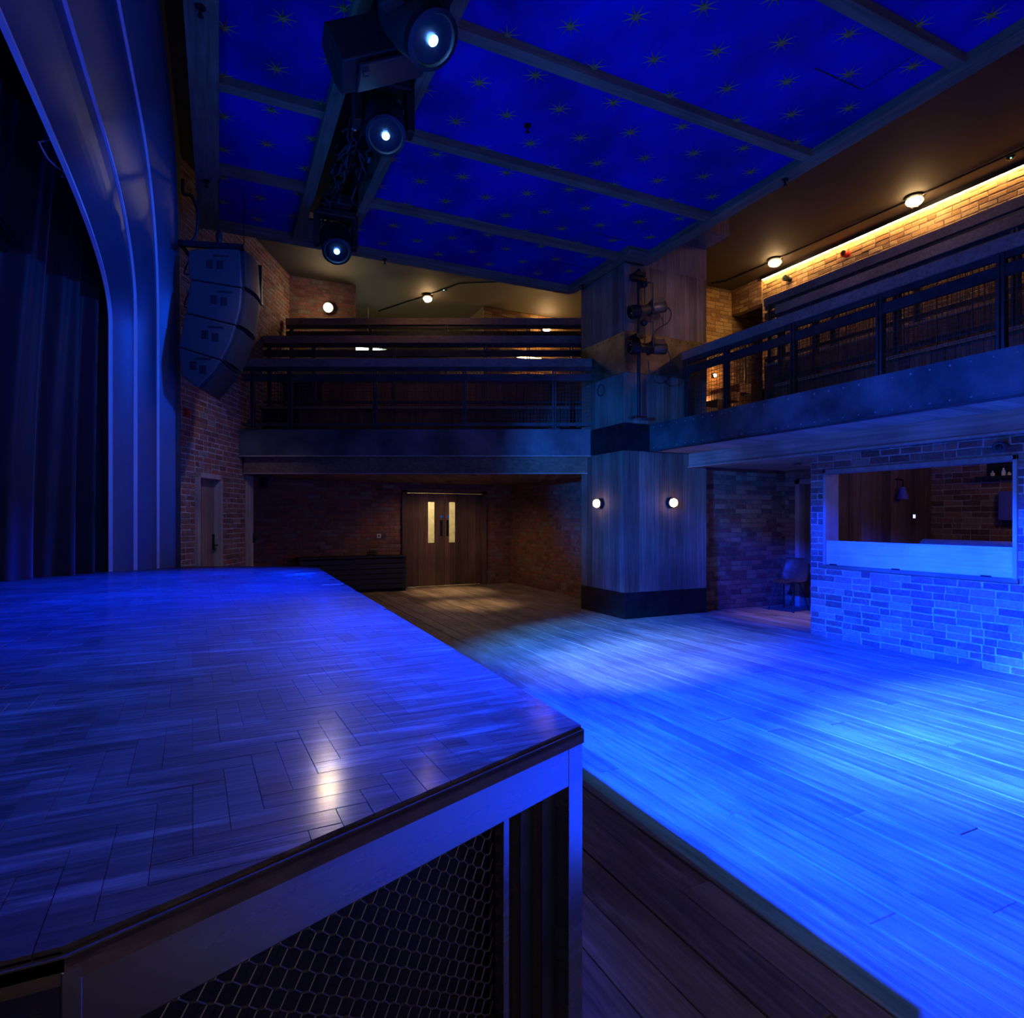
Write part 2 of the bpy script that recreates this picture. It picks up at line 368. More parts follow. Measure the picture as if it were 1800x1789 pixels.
# ================================================================== STRUCTURE
def brick_wall(name, rz, a0, a1, b, z0, z1, mat=M_BRICK, mort=M_MORT, holes=(), thick=0.15, maxn=250, bz=None, endjit=0.0, cut=()):
    """wall facing -b in the frame rz, between a0 and a1; holes are (a0,a1,z0,z1); bricks laid from bz[0] to bz[1]"""
    mb = MB()
    xs = sorted({a0, a1} | {h[0] for h in holes} | {h[1] for h in holes}); zs = sorted({z0, z1} | {h[2] for h in holes} | {h[3] for h in holes})
    xs = [x for x in xs if a0 <= x <= a1]; zs = [z for z in zs if z0 <= z <= z1]
    for i in range(len(xs) - 1):
        j = 0
        while j < len(zs) - 1:
            def inh(j):
                cx, cz = (xs[i] + xs[i + 1]) / 2, (zs[j] + zs[j + 1]) / 2
                return any(h[0] < cx < h[1] and h[2] < cz < h[3] for h in holes)
            if inh(j): j += 1; continue
            k = j
            while k + 1 < len(zs) - 1 and not inh(k + 1): k += 1
            mb.box(xs[i], b, zs[j], xs[i + 1], b + thick, zs[k + 1]); j = k + 1
    w = ob(name, mb, mort, rz=rz, kind='structure')
    rnd = random.Random(name)
    metas = []
    zz = bz or (z0, z1)
    row = 0; z = zz[0]
    while z < zz[1] - 0.03:
        h = min(0.066, zz[1] - z)
        x = a0 - (0.1125 if row % 2 else 0.0) - rnd.uniform(0, .02)
        while x < a1 - 0.02:
            L = 0.215 if rnd.random() < .8 else 0.105
            p, q = max(x, a0), min(x + L, a1)
            zc = z + h / 2
            for hx0, hx1, hz0, hz1 in holes:
                if hz0 - 0.02 < zc < hz1 + 0.02 and q > hx0 - .005 and p < hx1 + .005:
                    if p < hx0 - .02: q = hx0 - .004
                    elif q > hx1 + .02: p = hx1 + .004
                    else: p = q = 0
            if q - p > 0.03:
                e0 = rnd.uniform(-endjit, endjit) if p == a0 else 0
                metas.append((((p + q) / 2 + e0, b + 0.0125 + rnd.uniform(-.003, .003), zc + rnd.uniform(-.003, .003)), (q - p, 0.034, h), 0, rnd.randrange(8)))
            x += L + 0.0105
        z += 0.0762; row += 1
    pieces(w, 'brick', metas, BRICKS, mat, maxn)
    return w
def boards(parent, a0, a1, b, z0, z1, mat, w=(0.09, 0.14), maxn=60, seed=1, t=0.03, gap=0.003, jit=0.003):
    """upright boards facing -b"""
    rnd = random.Random(seed); x = a0; metas = []
    while x < a1 - 0.01:
        ww = min(rnd.uniform(*w), a1 - x)
        if a1 - x - ww < 0.03: ww = a1 - x
        metas.append(((x + ww / 2, b + t / 2 + rnd.uniform(-jit, jit), (z0 + z1) / 2), (ww - gap, t, z1 - z0), 0, 0))
        x += ww
    pieces(parent, 'plank', metas, PLANKV, mat, maxn)

# ---- floor of long oak boards
fl = ob('floor', MB().box(-6, -3, -0.2, 13, 17, -0.022), M_VOID, kind='structure')
metas = []; rnd = random.Random(3)
x = 0.6; n = 0
while x < 9.6:
    w_ = rnd.choice((0.15, 0.165, 0.165, 0.18)); y = -1.5 - rnd.uniform(0, 2.2)
    while y < 13.2:
        L = rnd.uniform(2.0, 3.6)
        metas.append(((x + w_ / 2, y + L / 2, -0.0125 + rnd.uniform(-.0035, .0035)), (w_ - 0.004, L - 0.003, 0.025), 0, 0)); y += L
    x += w_
pieces(fl, 'plank', metas, PLANKF, M_FLOOR, 260)

# ---- walls
DX0, DX1, DZ = 3.42, 5.27, 2.03
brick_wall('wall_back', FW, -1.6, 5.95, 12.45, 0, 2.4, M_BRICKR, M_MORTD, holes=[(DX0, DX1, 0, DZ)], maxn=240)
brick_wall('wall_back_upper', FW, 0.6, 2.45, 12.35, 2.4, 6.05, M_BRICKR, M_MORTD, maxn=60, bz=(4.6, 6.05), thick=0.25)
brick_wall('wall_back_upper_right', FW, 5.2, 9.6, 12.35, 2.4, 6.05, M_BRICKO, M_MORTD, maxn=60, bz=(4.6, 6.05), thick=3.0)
brick_wall('wall_left', FL, 7.3, 9.9, 4.22, 0, 6.05, M_BRICKR, M_MORT, holes=[(8.2, 8.87, -0.1, 2.05)], maxn=280)
brick_wall('wall_left_upper', FL, 9.9, 12.6, 4.22, 2.42, 6.05, M_BRICKR, M_MORT, maxn=200, bz=(2.42, 6.05))
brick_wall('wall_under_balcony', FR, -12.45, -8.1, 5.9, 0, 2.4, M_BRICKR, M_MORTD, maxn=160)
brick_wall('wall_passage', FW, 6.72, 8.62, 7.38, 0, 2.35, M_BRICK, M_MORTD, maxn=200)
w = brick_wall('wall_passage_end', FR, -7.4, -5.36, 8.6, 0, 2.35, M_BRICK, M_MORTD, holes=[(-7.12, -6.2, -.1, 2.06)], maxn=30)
# sound booth: front wall with the opening, plank end wall, brick rear wall
BX = 6.64
brick_wall('wall_booth', FR, -5.31, -0.6, BX, 0, 2.3, M_BRICK, M_MORT, holes=[(-5.10, -3.13, 0.885, 2.01)], thick=0.2, maxn=300, endjit=0.008)
brick_wall('wall_booth_rear', FR, -5.3, -0.6, 9.0, 0, 2.3, M_BRICK, M_MORT, maxn=120, bz=(1.0, 2.3))
we = ob('wall_booth_end', MB().box(BX + .2, 5.28, 0, 9.0, 5.34, 2.3), M_VOID, kind='structure')
boards(we, BX + .2, 9.0, 5.25, 0.02, 2.28, M_DOORW, (0.09, 0.16), 40, 5)
# right upper wall behind the balcony, the stair recess beyond it
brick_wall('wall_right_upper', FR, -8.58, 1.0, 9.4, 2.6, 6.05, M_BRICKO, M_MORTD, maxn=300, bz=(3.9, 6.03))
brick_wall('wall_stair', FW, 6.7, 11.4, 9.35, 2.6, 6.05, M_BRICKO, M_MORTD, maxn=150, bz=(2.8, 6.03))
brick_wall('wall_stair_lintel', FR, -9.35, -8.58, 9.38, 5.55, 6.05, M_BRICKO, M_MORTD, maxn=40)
ob('wall_stair_side', MB().box(9.4, 8.43, 2.6, 11.4, 8.58, 6.05), M_VOID, kind='structure')
ob('wall_stair_far', MB().box(11.4, 8.4, 2.6, 11.5, 9.5, 6.05), M_VOID, kind='structure')
ob('wall_passage_back', MB().box(8.75, 5.34, 0, 8.85, 7.6, 2.3), M_VOID, kind='structure')
# proscenium wall above and beside the arch
ob('wall_rear_far', MB().box(-1.6, 16.6, 2.4, 6, 16.7, 6.05), M_VOID, kind='structure')
ob('wall_corridor', MB().box(2.3, 15.0, 0, 6.2, 15.1, 2.4).box(-1.9, 11.5, 0, -1.8, 15.1, 2.4).box(6.1, 12.6, 0, 6.2, 15.1, 2.4), rough_mat('corridor_plaster', (.6, .55, .42), .8), kind='structure')
# near end of the hall, behind the viewer
brick_wall('wall_near', math.pi, -9.4, 5.0, 1.7, 0, 6.05, M_BRICKR, M_MORT, maxn=0, bz=(0.02, 0.05))
# ---- upper ceiling
uc = ob('ceiling_upper', MB().box(-5, -2, 6.05, 12, 17, 6.2), M_CEILU, kind='structure')
ob('floor_corridor', MB().box(-1.8, 12.6, -0.02, 6.1, 15.0, 0.0), M_FLOOR, kind='structure')

# ---- painted star ceiling with timber grid and lighting slot
FZ, PZ = 5.08, 5.17
ce = thing('ceiling', None, None, (2.7, 4.0, FZ), kind='structure')
sky = ob('sky_panel', MB().box(-0.1, -2, PZ, 0.9, 8.6, PZ + .05).box(1.55, -2, PZ, 5.3, 8.6, PZ + .05).box(5.3, -2, PZ, 5.5, 7.0, PZ + .05), M_SKY, ce)
def board(mb, mat, nm='frame_board'): return ob(nm, mb, mat, ce, bevel=0.004)
FT = PZ + .12
board(MB().box(-0.23, -2, FZ, 0.0, 8.65, FT), M_BEAMY)
board(MB().box(0.0, 8.49, FZ, 5.05, 8.65, FT), M_BEAM)
board(MB().prism([(5.05, 8.65), (5.05, 8.49), (5.07, 8.40), (5.20, 8.40), (5.20, 8.55), (5.12, 8.65)], FZ, FT), M_BEAM)
board(MB().box(5.05, 7.18, FZ, 5.2, 8.40, FT), M_BEAMY)
board(MB().box(5.05, 6.90, FZ, 5.57, 7.18, FT), M_BEAM)
board(MB().box(5.40, -2, FZ, 5.57, 6.90, FT), M_BEAMY)
board(MB().box(0.86, -2, FZ, 0.98, 8.49, FT + .25), M_BEAMY)
board(MB().box(1.48, -2, FZ, 1.59, 8.49, FT + .25), M_BEAMY)
for yb in (7.19, 5.77, 4.36, 2.94, 1.52):
    board(MB().box(0.0, yb - .055, FZ + .012, 0.86, yb + .055, FT), M_BEAM, 'ceiling_beam')
    board(MB().box(1.59, yb - .055, FZ + .012, 5.40 if yb < 6.9 else 5.05, yb + .055, FT), M_BEAM, 'ceiling_beam')
ob('slot_lining', MB().box(0.98, -2, FT + .2, 1.48, 8.49, FT + .25), M_BLACK, ce)
ob('slot_end_board', MB().box(0.98, 7.95, FZ + .05, 1.48, 8.49, FZ + .08), M_BEAM, ce)
# eight-pointed gilt stars
sv = [(0, 0, -.010)]; sf = []
for k in range(16):
    t_ = 2 * math.pi * k / 16; r_ = 0.118 if k % 2 == 0 else 0.020
    sv.append((r_ * math.cos(t_), r_ * math.sin(t_), -.0015))
for k in range(16): sf.append((0, 1 + (k + 1) % 16, 1 + k))
nb = len(sv)
for k in range(8):
    t_ = 2 * math.pi * k / 8; sv.append((0.026 * math.cos(t_), 0.026 * math.sin(t_), -.012))
sv.append((0, 0, -.018))
for k in range(8): sf.append((nb + 8, nb + (k + 1) % 8, nb + k))
metas = []
for i in range(-8, 9):
    for j in range(-14, 18):
        if (i + j) % 2: continue
        sx, sy = 2.40 + .394 * i, 4.015 + .285 * j
        if not (-.02 < sx < .9 or 1.6 < sx < 5.42) or not 0.5 < sy < 8.5: continue
        if sx > 5.05 and sy > 6.9: continue
        metas.append(((sx, sy, PZ), (1, 1, 1), R(11 + 7 * ((i * 7 + j * 3) % 5)), 0))
pieces(ce, 'star', metas, [(sv, sf, (.24, .24, .02))], M_STAR, 290)
# access hatches: a recessed dark joint around each panel
for (hx0, hx1, hy0, hy1) in ((4.45, 5.05, 3.06, 3.52), (4.35, 4.95, 6.35, 6.80), (4.4, 4.98, 7.35, 7.8)):
    g_ = .006
    ob('hatch_joint', MB().box(hx0, hy1 - g_, PZ - .003, hx1, hy1 + g_, PZ + .01).box(hx1 - g_ * .6, hy0, PZ - .002, hx1 + g_ * .6, hy1, PZ + .01), M_BLACK, ce)
for (sx, sy, sz) in ((2.64, 5.2, PZ), (3.0, 3.35, PZ), (-.12, 4.9, FZ), (-.12, 7.4, FZ), (5.48, 4.7, FZ), (5.12, 8.2, FZ), (2.1, 8.57, FZ)):
    ob('sprinkler_head', MB().lathe([(.035, 0), (.035, -.012), (.012, -.016), (.010, -.06), (.022, -.064), (.022, -.07), (0, -.072)], 12, Matrix.Translation((sx, sy, sz))), M_BLACKM, ce)

# ---- clad pier between the two balconies
CX, CY, CXR, CYB = 5.19, 7.19, 6.70, 8.35
pier = thing('wall_pier', None, None, (5.9, 7.8, 0), kind='structure')
ob('core', MB().box(CX + .03, CY + .03, 0, CXR - .01, CYB, 6.05).box(5.95, 8.2, 0, 6.6, 12.4, 2.2), M_VOID, pier)
ob('skirting_plate', MB().box(CX - .004, CY - .004, 0, CXR, CYB, .385), M_BLACKM, pier, bevel=.003)
def pier_boards(z0, z1, seed):
    rnd = random.Random(seed)
    for face in (0, 1):
        p = CX if face == 0 else CY + .03; end = CXR if face == 0 else CYB
        while p < end - .02:
            ww = min(rnd.uniform(.09, .17), end - p)
            if end - p - ww < .04: ww = end - p
            j = rnd.uniform(-.003, .003)
            mb = MB()
            if face == 0: mb.box(p + .0015, CY + j, z0, p + ww - .0015, CY + .03, z1)
            else: mb.box(CX + j, p + .0015, z0, CX + .03, p + ww - .0015, z1)
            ob('plank', mb, M_COLW, pier, bevel=.002)
            p += ww
pier_boards(.385, 2.41, 1); pier_boards(2.80, 3.52, 2); pier_boards(4.10, 5.07, 3)
ob('steel_band', MB().box(CX - .012, CY - .012, 2.405, CXR, CYB, 2.80), M_BLACKM, pier, bevel=.003)
ob('bronze_band', MB().box(CX - .008, CY - .008, 3.52, CXR + .004, CYB, 4.10), M_RUST, pier, bevel=.003)
for s_ in range(10):
    a_ = CX + .06 + s_ * .155
    for zz in (3.56, 4.06):
        if s_ < 10: ob('rivet', MB().lathe([(.010, 0), (.008, .006), (0, .008)], 8, Matrix.Translation((a_, CY - .008, zz)) @ Matrix.Rotation(R(90), 4, 'X')), M_BLACKM, pier)
        if s_ < 7: ob('rivet', MB().lathe([(.010, 0), (.008, .006), (0, .008)], 8, Matrix.Translation((CX - .008, CY + .06 + s_ * .155, zz)) @ Matrix.Rotation(R(-90), 4, 'Y')), M_BLACKM, pier)
cb = ob('corbel', MB().box(CX + .4, 6.69, 5.52, 6.66, 7.19, 6.05), M_COLW, pier)
ob('upper_cladding', MB().box(CX + .35, CY, 5.07, CXR, CYB, 6.05), M_COLW, pier)
ob('floor_plinth', MB().prism([(4.95, 6.95), (6.95, 6.95), (6.95, 7.3), (5.3, 7.3), (5.3, 8.5), (4.95, 8.5)], -0.001, 0.012), M_FLOOR, pier)

# ================================================================== STAGE
SZ = 0.9
SA, SB = (0.873, 1.39), (-0.178, 0.953)
far_y = lambda x: 7.28 - (x - 0.996) * 0.476
stage_poly = [SA, (0.996, 7.28), (-5.0, far_y(-5.0)), (-5.0, 0.953), SB]
st = thing('stage', 'low stage with dark parquet top and aluminium side frame under the curved arch', 'stage', (-1.5, 4, 0))
inset = [(0.80, 1.62), (0.90, 7.1), (-4.9, far_y(-4.9) - .2), (-4.9, 1.2), (-0.16, 1.2)]
ob('deck', MB().prism([(x, y) for x, y in stage_poly], SZ - .045, SZ - .012), M_EDGE, st)
ob('edge_board', MB().prism([SA, (0.996, 7.28), (0.93, 7.2), (0.815, 1.44)], SZ - .02, SZ - .0095), M_EDGE, st)
ob('edge_board', MB().prism([SA, (0.815, 1.44), (-0.19, 1.018), SB], SZ - .02, SZ - .0095), M_EDGE, st)
ob('edge_board', MB().prism([SB, (-0.19, 1.018), (-5, 1.018), (-5, .953)], SZ - .02, SZ - .0095), M_EDGE, st)
ob('front_cladding', MB().prism([(.85, 1.46), (.97, 7.25), (.94, 7.25), (.82, 1.46)], 0, SZ - .045), M_STEEL, st)
ob('end_cladding', MB().prism([(-4.9, far_y(-4.9) - .03), (.97, 7.25), (.95, 7.22), (-4.9, far_y(-4.9) - .06)], 0, SZ - .045), M_STEEL, st)
def inside(p, poly):
    c = False; n = len(poly)
    for i in range(n):
        (x1, y1), (x2, y2) = poly[i], poly[(i + 1) % n]
        if (y1 > p[1]) != (y2 > p[1]) and p[0] < (x2 - x1) * (p[1] - y1) / (y2 - y1) + x1: c = not c
    return c
BLK = [slab_mesh((0.004, 0.014, 0.04), 0.0, 0, '+z')]
sin_ = [(0.868, 1.397), (0.988, 7.27), (-4.9, far_y(-4.9) - .02), (-4.9, .962), (-0.182, .962)]
cutb = MB(); metas = []; rnd = random.Random(11); W_, n_ = 0.060, 4
ra = R(2); cr, sr = math.cos(ra), math.sin(ra)
for k in range(-140, 140):
    for j in range(-40, 40):
        for hv in (0, 1):
            if hv == 0: cx_, cy_, a_ = (k + n_ * j) + n_ / 2, (k - n_ * j) + .5, 0
            else: cx_, cy_, a_ = (k + n_ * j) + n_ + .5, (k - n_ * j) + 1 - n_ / 2, R(90)
            X, Y = cx_ * W_, cy_ * W_
            wx, wy = X * cr - Y * sr - 2, X * sr + Y * cr + 4
            if not (-4.9 < wx < 1 and .9 < wy < 10): continue
            hx, hy = (n_ * W_ / 2 - .0008, W_ / 2 - .0008); hx, hy = (hx, hy) if hv == 0 else (hy, hx)
            if all(inside((wx + dx * hx, wy + dy * hy), sin_) for dx in (-1, 1) for dy in (-1, 1)):
                metas.append(((wx, wy, SZ - .008 + rnd.uniform(-.0004, .0004)), (n_ * W_ - .0007, W_ - .0007, .016), a_ + ra, 0))
            else:
                co = [(-hx, -hy), (hx, -hy), (hx, hy), (-hx, hy)]
                poly = [(wx + p[0] * cr - p[1] * sr, wy + p[0] * sr + p[1] * cr) for p in co]
                for i in range(len(sin_)):
                    A, B = sin_[i], sin_[(i + 1) % len(sin_)]; out = []
                    sd = lambda p: (B[0] - A[0]) * (p[1] - A[1]) - (B[1] - A[1]) * (p[0] - A[0])
                    for q in range(len(poly)):
                        p0, p1 = poly[q], poly[(q + 1) % len(poly)]; s0, s1 = sd(p0), sd(p1)
                        if s0 >= 0: out.append(p0)
                        if s0 * s1 < 0: f_ = s0 / (s0 - s1); out.append((p0[0] + (p1[0] - p0[0]) * f_, p0[1] + (p1[1] - p0[1]) * f_))
                    poly = out
                    if not poly: break
                if len(poly) > 2: cutb.prism(poly, SZ - .016, SZ - rnd.uniform(0, .0006))
ob('parquet_bed', MB().prism([(x, y) for x, y in sin_], SZ - .02, SZ - .0065), M_EDGE, st)
pieces(st, 'parquet_block', metas, BLK, M_STAGE, 300)
ob('cut_parquet_block', cutb, M_STAGE, st, kind='stuff')
# near side of the stage: frame in its own coordinates, s from the corner along the edge, d inwards
ev = Vector((SB[0] - SA[0], SB[1] - SA[1], 0)); EL = ev.length; ev.normalize(); iv = Vector((-ev.y, ev.x, 0)) * -1
if iv.dot(Vector((-1, 4, 0)) - Vector((SA[0], SA[1], 0))) < 0: iv = -iv
ME = Matrix(((ev.x, iv.x, 0, SA[0]), (ev.y, iv.y, 0, SA[1]), (0, 0, 1, 0), (0, 0, 0, 1)))
def fb(s0, d0, z0, s1, d1, z1, name, mat, bevel=.002):
    return ob(name, MB().box(s0, d0, z0, s1, d1, z1, ME), mat, st, bevel=bevel)
LIP = SZ - .028
fb(0, .0, LIP, EL, .05, SZ - .0155, 'edge_lip', M_EDGE, .003)
fb(0.001, .004, 0.0, .062, .05, LIP, 'frame_post', M_ALU)
fb(.062, .004, LIP - .115, EL, .05, LIP, 'frame_rail', M_ALU)
for i in range(3):
    s0 = .062 + i * .048
    fb(s0, .05 + i * .032, 0, s0 + .052, .055 + i * .032, LIP - .115, 'reveal_strip', M_STEEL, .001)
    fb(s0 + .046, .052 + i * .032, 0, s0 + .05, .085 + i * .032, LIP - .12, 'reveal_edge', M_GRILL, .001)
    fb(.10, .05 + i * .03, LIP - .125 - i * .004, EL, .08 + i * .03, LIP - .113, 'reveal_ledge', M_ALU, .001)
fb(.20, .085, 0, .222, .115, LIP - .16, 'panel_post', M_ALU)
fb(.20, .085, LIP - .165, EL, .115, LIP - .122, 'panel_rail', M_ALU)
fb(.06, .19, 0, EL, .20, LIP, 'backing_board', M_BLACK, 0)
fb(EL - .02, .0, 0.0, EL + .004, .05, LIP, 'corner_seam', M_ALU)
ob('corner_panel', MB().box(-5, .957, 0, SB[0] + .002, .99, LIP), M_ALU, st)
ob('edge_lip', MB().box(-5, .953, LIP, SB[0], .99, SZ - .0155), M_EDGE, st)
# expanded metal: diamonds with short flat bonds
em = MB(); PX, PZZ = 0.058, 0.040
def strand(p, q, r=.0018): em.tube([ME @ Vector(p), ME @ Vector(q)], r, 5)
nx = int((EL - .26) / (PX / 2)); nz = int((LIP - .19) / (PZZ / 2))
for i in range(nx):
    for j in range(nz):
        if (i + j) % 2: continue
        s0 = .24 + i * PX / 2; z0 = .01 + j * PZZ / 2; d_ = .125
        strand((s0 - .005, d_ - .003, z0), (s0 + .005, d_ + .003, z0), .0024)
        strand((s0 + .005, d_ + .003, z0), (s0 + PX / 2 - .005, d_ - .003, z0 + PZZ / 2))
        strand((s0 - .005, d_ - .003, z0), (s0 - PX / 2 + .005, d_ + .003, z0 + PZZ / 2))
ob('expanded_mesh', em, M_GRILL, st, kind='stuff')

# ================================================================== PROSCENIUM ARCH
EDG = [(-.41, 7.80, 5.27, 2.0), (-.60, 7.72, 4.85, 2.0), (-.79, 7.56, 4.37, 2.1), (-1.0, 7.47, 4.00, 2.6)]
YM = 3.9
def arch(i, off=0.0, n=22):
    x, ys, zt, a = EDG[i]; z0 = 3.4; ys -= off; zt -= off
    pts = [(x, ys, SZ - .01), (x, ys, 1.8), (x, ys, 2.6)]
    b = zt - z0
    for k in range(n + 1):
        t = math.pi / 2 * k / n
        c, s = math.cos(t), math.sin(t)
        pts.append((x, ys - a + a * c ** (2 / 2.5), z0 + b * s ** (2 / 2.5)))
    full = pts + [(x, 2 * YM - p[1], p[2]) for p in reversed(pts)]
    return full
def strip(mb, A, B):
    n = len(A)
    mb.add(list(A) + list(B), [(i, i + 1, n + i + 1, n + i) for i in range(n - 1)])
pa = thing('proscenium_arch', 'curved stepped metal arch framing the stage opening beside the curtain', 'arch', (-.7, 3.9, SZ))
for i in range(3):
    mb = MB()
    A = arch(i); B = arch(i + 1, 0.0)
    rows = []
    for k in range(9):
        t_ = k / 8; g_ = t_ ** .55
        rows.append([(p[0] + (q[0] - p[0]) * t_, p[1] + (q[1] - p[1]) * g_, p[2] + (q[2] - p[2]) * g_) for p, q in zip(A, B)])
    for k in range(8): strip(mb, rows[k], rows[k + 1])
    ob('metal_band', mb, M_ALUP, pa, smooth=50)
for i in range(4):
    x = EDG[i][0]; mb = MB(); w_ = .022 if i else .03
    A = arch(i); B = arch(i, w_)
    fwd = .014 if i else .02
    A2 = [(p[0] + fwd, p[1], p[2]) for p in A]; B2 = [(p[0] + fwd, p[1], p[2]) for p in B]
    Bb = [(p[0] - .02, p[1], p[2]) for p in B]
    strip(mb, B, B2); strip(mb, B2, A2); strip(mb, A2, A); strip(mb, Bb, B)
    ob('nosing' if i else 'front_edge', mb, M_TRIM if i else M_STEEL, pa, smooth=30)
mb = MB(); A = arch(0)
for k in range(len(A) - 1):
    (x, y0, z0), (_, y1, z1) = A[k], A[k + 1]
    if abs(y0 - y1) > 1e-4: mb.add([(x - .03, y0, z0), (x - .03, y1, z1), (x - .03, y1, 6.05), (x - .03, y0, 6.05)], [(0, 1, 2, 3)])
mb.box(-.46, 7.79, 0, -.44, 9.05, 6.05); mb.box(-.46, -2.5, 0, -.44, 2 * YM - 7.79, 6.05)
ob('wall_proscenium', mb, M_VOID, kind='structure')
# curtain: pleated velvet that sweeps off the opening
cv = []; cf = []; NU, NV = 240, 26
path = [(-1.06, 7.62), (-1.35, 7.15), (-1.75, 6.65), (-2.0, 6.0), (-2.25, 5.2), (-2.5, 4.4)]
def along(t):
    t *= len(path) - 1; i = min(int(t), len(path) - 2); f_ = t - i
    return Vector(path[i]).lerp(Vector(path[i + 1]), f_)
for v in range(NV + 1):
    h = v / NV
    for u in range(NU + 1):
        t = u / NU; p = along(t); q = along(min(t + .01, 1)) - along(max(t - .01, 0)); q.normalize(); nrm = Vector((-q.y, q.x))
        ph = t * 60 + 2.2 * math.sin(t * 9) + (h ** 1.5) * (3.0 - 5.0 * t)
        d = .075 * math.sin(ph) + .03 * math.sin(ph * 2.3 + 1 + 2 * h) 
        w2 = d * (.7 + .5 * (1 - h))
        lean = q * (-.5 * h * h * t)
        cv.append((p.x + nrm.x * w2 + lean.x, p.y + nrm.y * w2 + lean.y, SZ + .002 + h * 4.3))
for v in range(NV):
    for u in range(NU):
        i = v * (NU + 1) + u; cf.append((i, i + 1, i + NU + 2, i + NU + 1))
cu = ob('stage_curtain', MB().add(cv, cf), M_VELVET, smooth=80)
tag(cu, 'dark pleated velvet curtain hanging behind the metal arch', 'curtain')
ob('wall_stage_rear', MB().box(-5.2, -2, 0, -5.1, 11, 6.05).box(-5.1, 10.4, SZ, -.6, 10.5, 6.05), M_VOID, kind='structure')
lb = ob('lighting_bar', MB().tube([(-1.55, 7.3, 3.75), (-1.7, 6.3, 4.0), (-1.8, 5.2, 4.3), (-1.9, 3.5, 4.6), (-2.0, 1.5, 4.8)], .03, 10).tube([(-1.62, 7.3, 3.68), (-1.78, 6.3, 3.93), (-1.88, 5.2, 4.23), (-1.98, 3.5, 4.53), (-2.08, 1.5, 4.73)], .018, 8), M_BLACKM, smooth=40)
tag(lb, 'dark curved steel bar above the curtain behind the arch', 'bar')
cc = ob('hanging_cable', MB().tube(curve([(-1.07, 5.356, 4.14), (-1.07, 5.046, 3.953), (-1.07, 5.017, 3.922), (-1.07, 5.227, 3.938), (-1.07, 5.492, 4.015), (-1.07, 5.711, 4.085), (-1.07, 5.654, 4.022), (-1.07, 5.808, 4.099)]), .006, 8), rough_mat('pale_cable', (.4, .4, .42), .5), smooth=40)
tag(cc, 'pale looped cable hanging inside the top of the arch', 'cable')

# ================================================================== BALCONIES
def wire_panel(parent, a0, a1, b, z0, z1, sp=0.052, r=0.0022):
    mb = MB(); n = max(2, round((a1 - a0) / sp)); m = max(2, round((z1 - z0) / sp))
    for i in range(1, n):
        x = a0 + (a1 - a0) * i / n; mb.box(x - r, b - r, z0, x + r, b + r, z1)
    for j in range(1, m):
        z = z0 + (z1 - z0) * j / m; mb.box(a0, b + r, z - r, a1, b + 3 * r, z + r)
    ob('wire_mesh', mb, M_STEEL, parent, kind='stuff')
def railing(name, label, rz, a0, a1, b, posts, deck, top, mesh=True, group=None):
    t = thing(name, label, 'railing', ((a0 + a1) / 2, b, deck), rz, group)
    ob('handrail', MB().box(a0, b - .05, top - .125, a1, b + .07, top), M_RAILW, t, bevel=.006)
    ob('top_bar', MB().box(a0, b - .02, top - .185, a1, b + .02, top - .125), M_STEEL, t)
    ob('mid_bar', MB().box(a0, b - .022, top - .34, a1, b + .022, top - .235), M_STEEL, t)
    ob('bottom_bar', MB().box(a0, b - .02, deck + .05, a1, b + .02, deck + .10), M_STEEL, t)
    ps = sorted(posts)
    for p in ps:
        ob('post', MB().box(p - .032, b - .035, deck, p - .008, b + .035, top - .12).box(p + .008, b - .035, deck, p + .032, b + .035, top - .12), M_STEEL, t)
        ob('foot_plate', MB().box(p - .09, b - .05, deck, p - .04, b + .05, deck + .012).box(p + .04, b - .05, deck, p + .09, b + .05, deck + .012).box(p - .04, b - .05, deck, p + .04, b + .05, deck + .01), M_STEEL, t)
    if mesh:
        e = [a0] + ps + [a1]
        for i in range(len(e) - 1):
            if e[i + 1] - e[i] > .15: wire_panel(t, e[i] + .03, e[i + 1] - .03, b, deck + .10, top - .185)
    return t
# ---- side balcony (parallel to the side wall of the room, frame FC)
SBY = 9.5
sb = thing('floor_side_balcony', 'side balcony above the double doors, steel fascia with raked plank tiers', 'balcony', (-1.5, SBY, 2.17), FC, kind='structure')
XL, XR = -4.21, 1.25
ob('fascia_plate', MB().box(XL, SBY, 2.41, XR, SBY + .015, 2.82), M_PLATE, sb)
ob('fascia_edge', MB().box(XL, SBY - .012, 2.395, XR, SBY + .03, 2.412), M_FRAMEW, sb)
ob('beam', MB().box(XL + .02, SBY + .10, 2.145, XR - .05, SBY + .30, 2.40), M_BEAM, sb, bevel=.006)
ob('beam_edge', MB().box(XL + .02, SBY + .09, 2.135, XR - .05, SBY + .12, 2.15), M_FRAMEW, sb)
ob('deck', MB().box(XL, SBY + .02, 2.42, XR, 10.42, 2.80), M_VOID, sb)
ob('tier', MB().box(XL, 10.42, 2.42, 1.6, 11.32, 3.30), M_VOID, sb)
ob('tier', MB().box(XL, 11.32, 2.42, 1.9, 13.2, 3.95), M_VOID, sb)
ob('tier_nosing', MB().box(XL, 10.37, 3.29, 1.6, 10.47, 3.33), M_RAILW, sb)
ob('tier_nosing', MB().box(XL, 11.27, 3.94, 1.9, 11.37, 3.98), M_RAILW, sb)
boards(sb, -3.6, 1.4, 10.385, 2.80, 3.29, M_RISER, (.10, .15), 60, 21)
boards(sb, -3.5, 1.8, 11.285, 3.31, 3.94, M_RISER, (.10, .15), 60, 22)
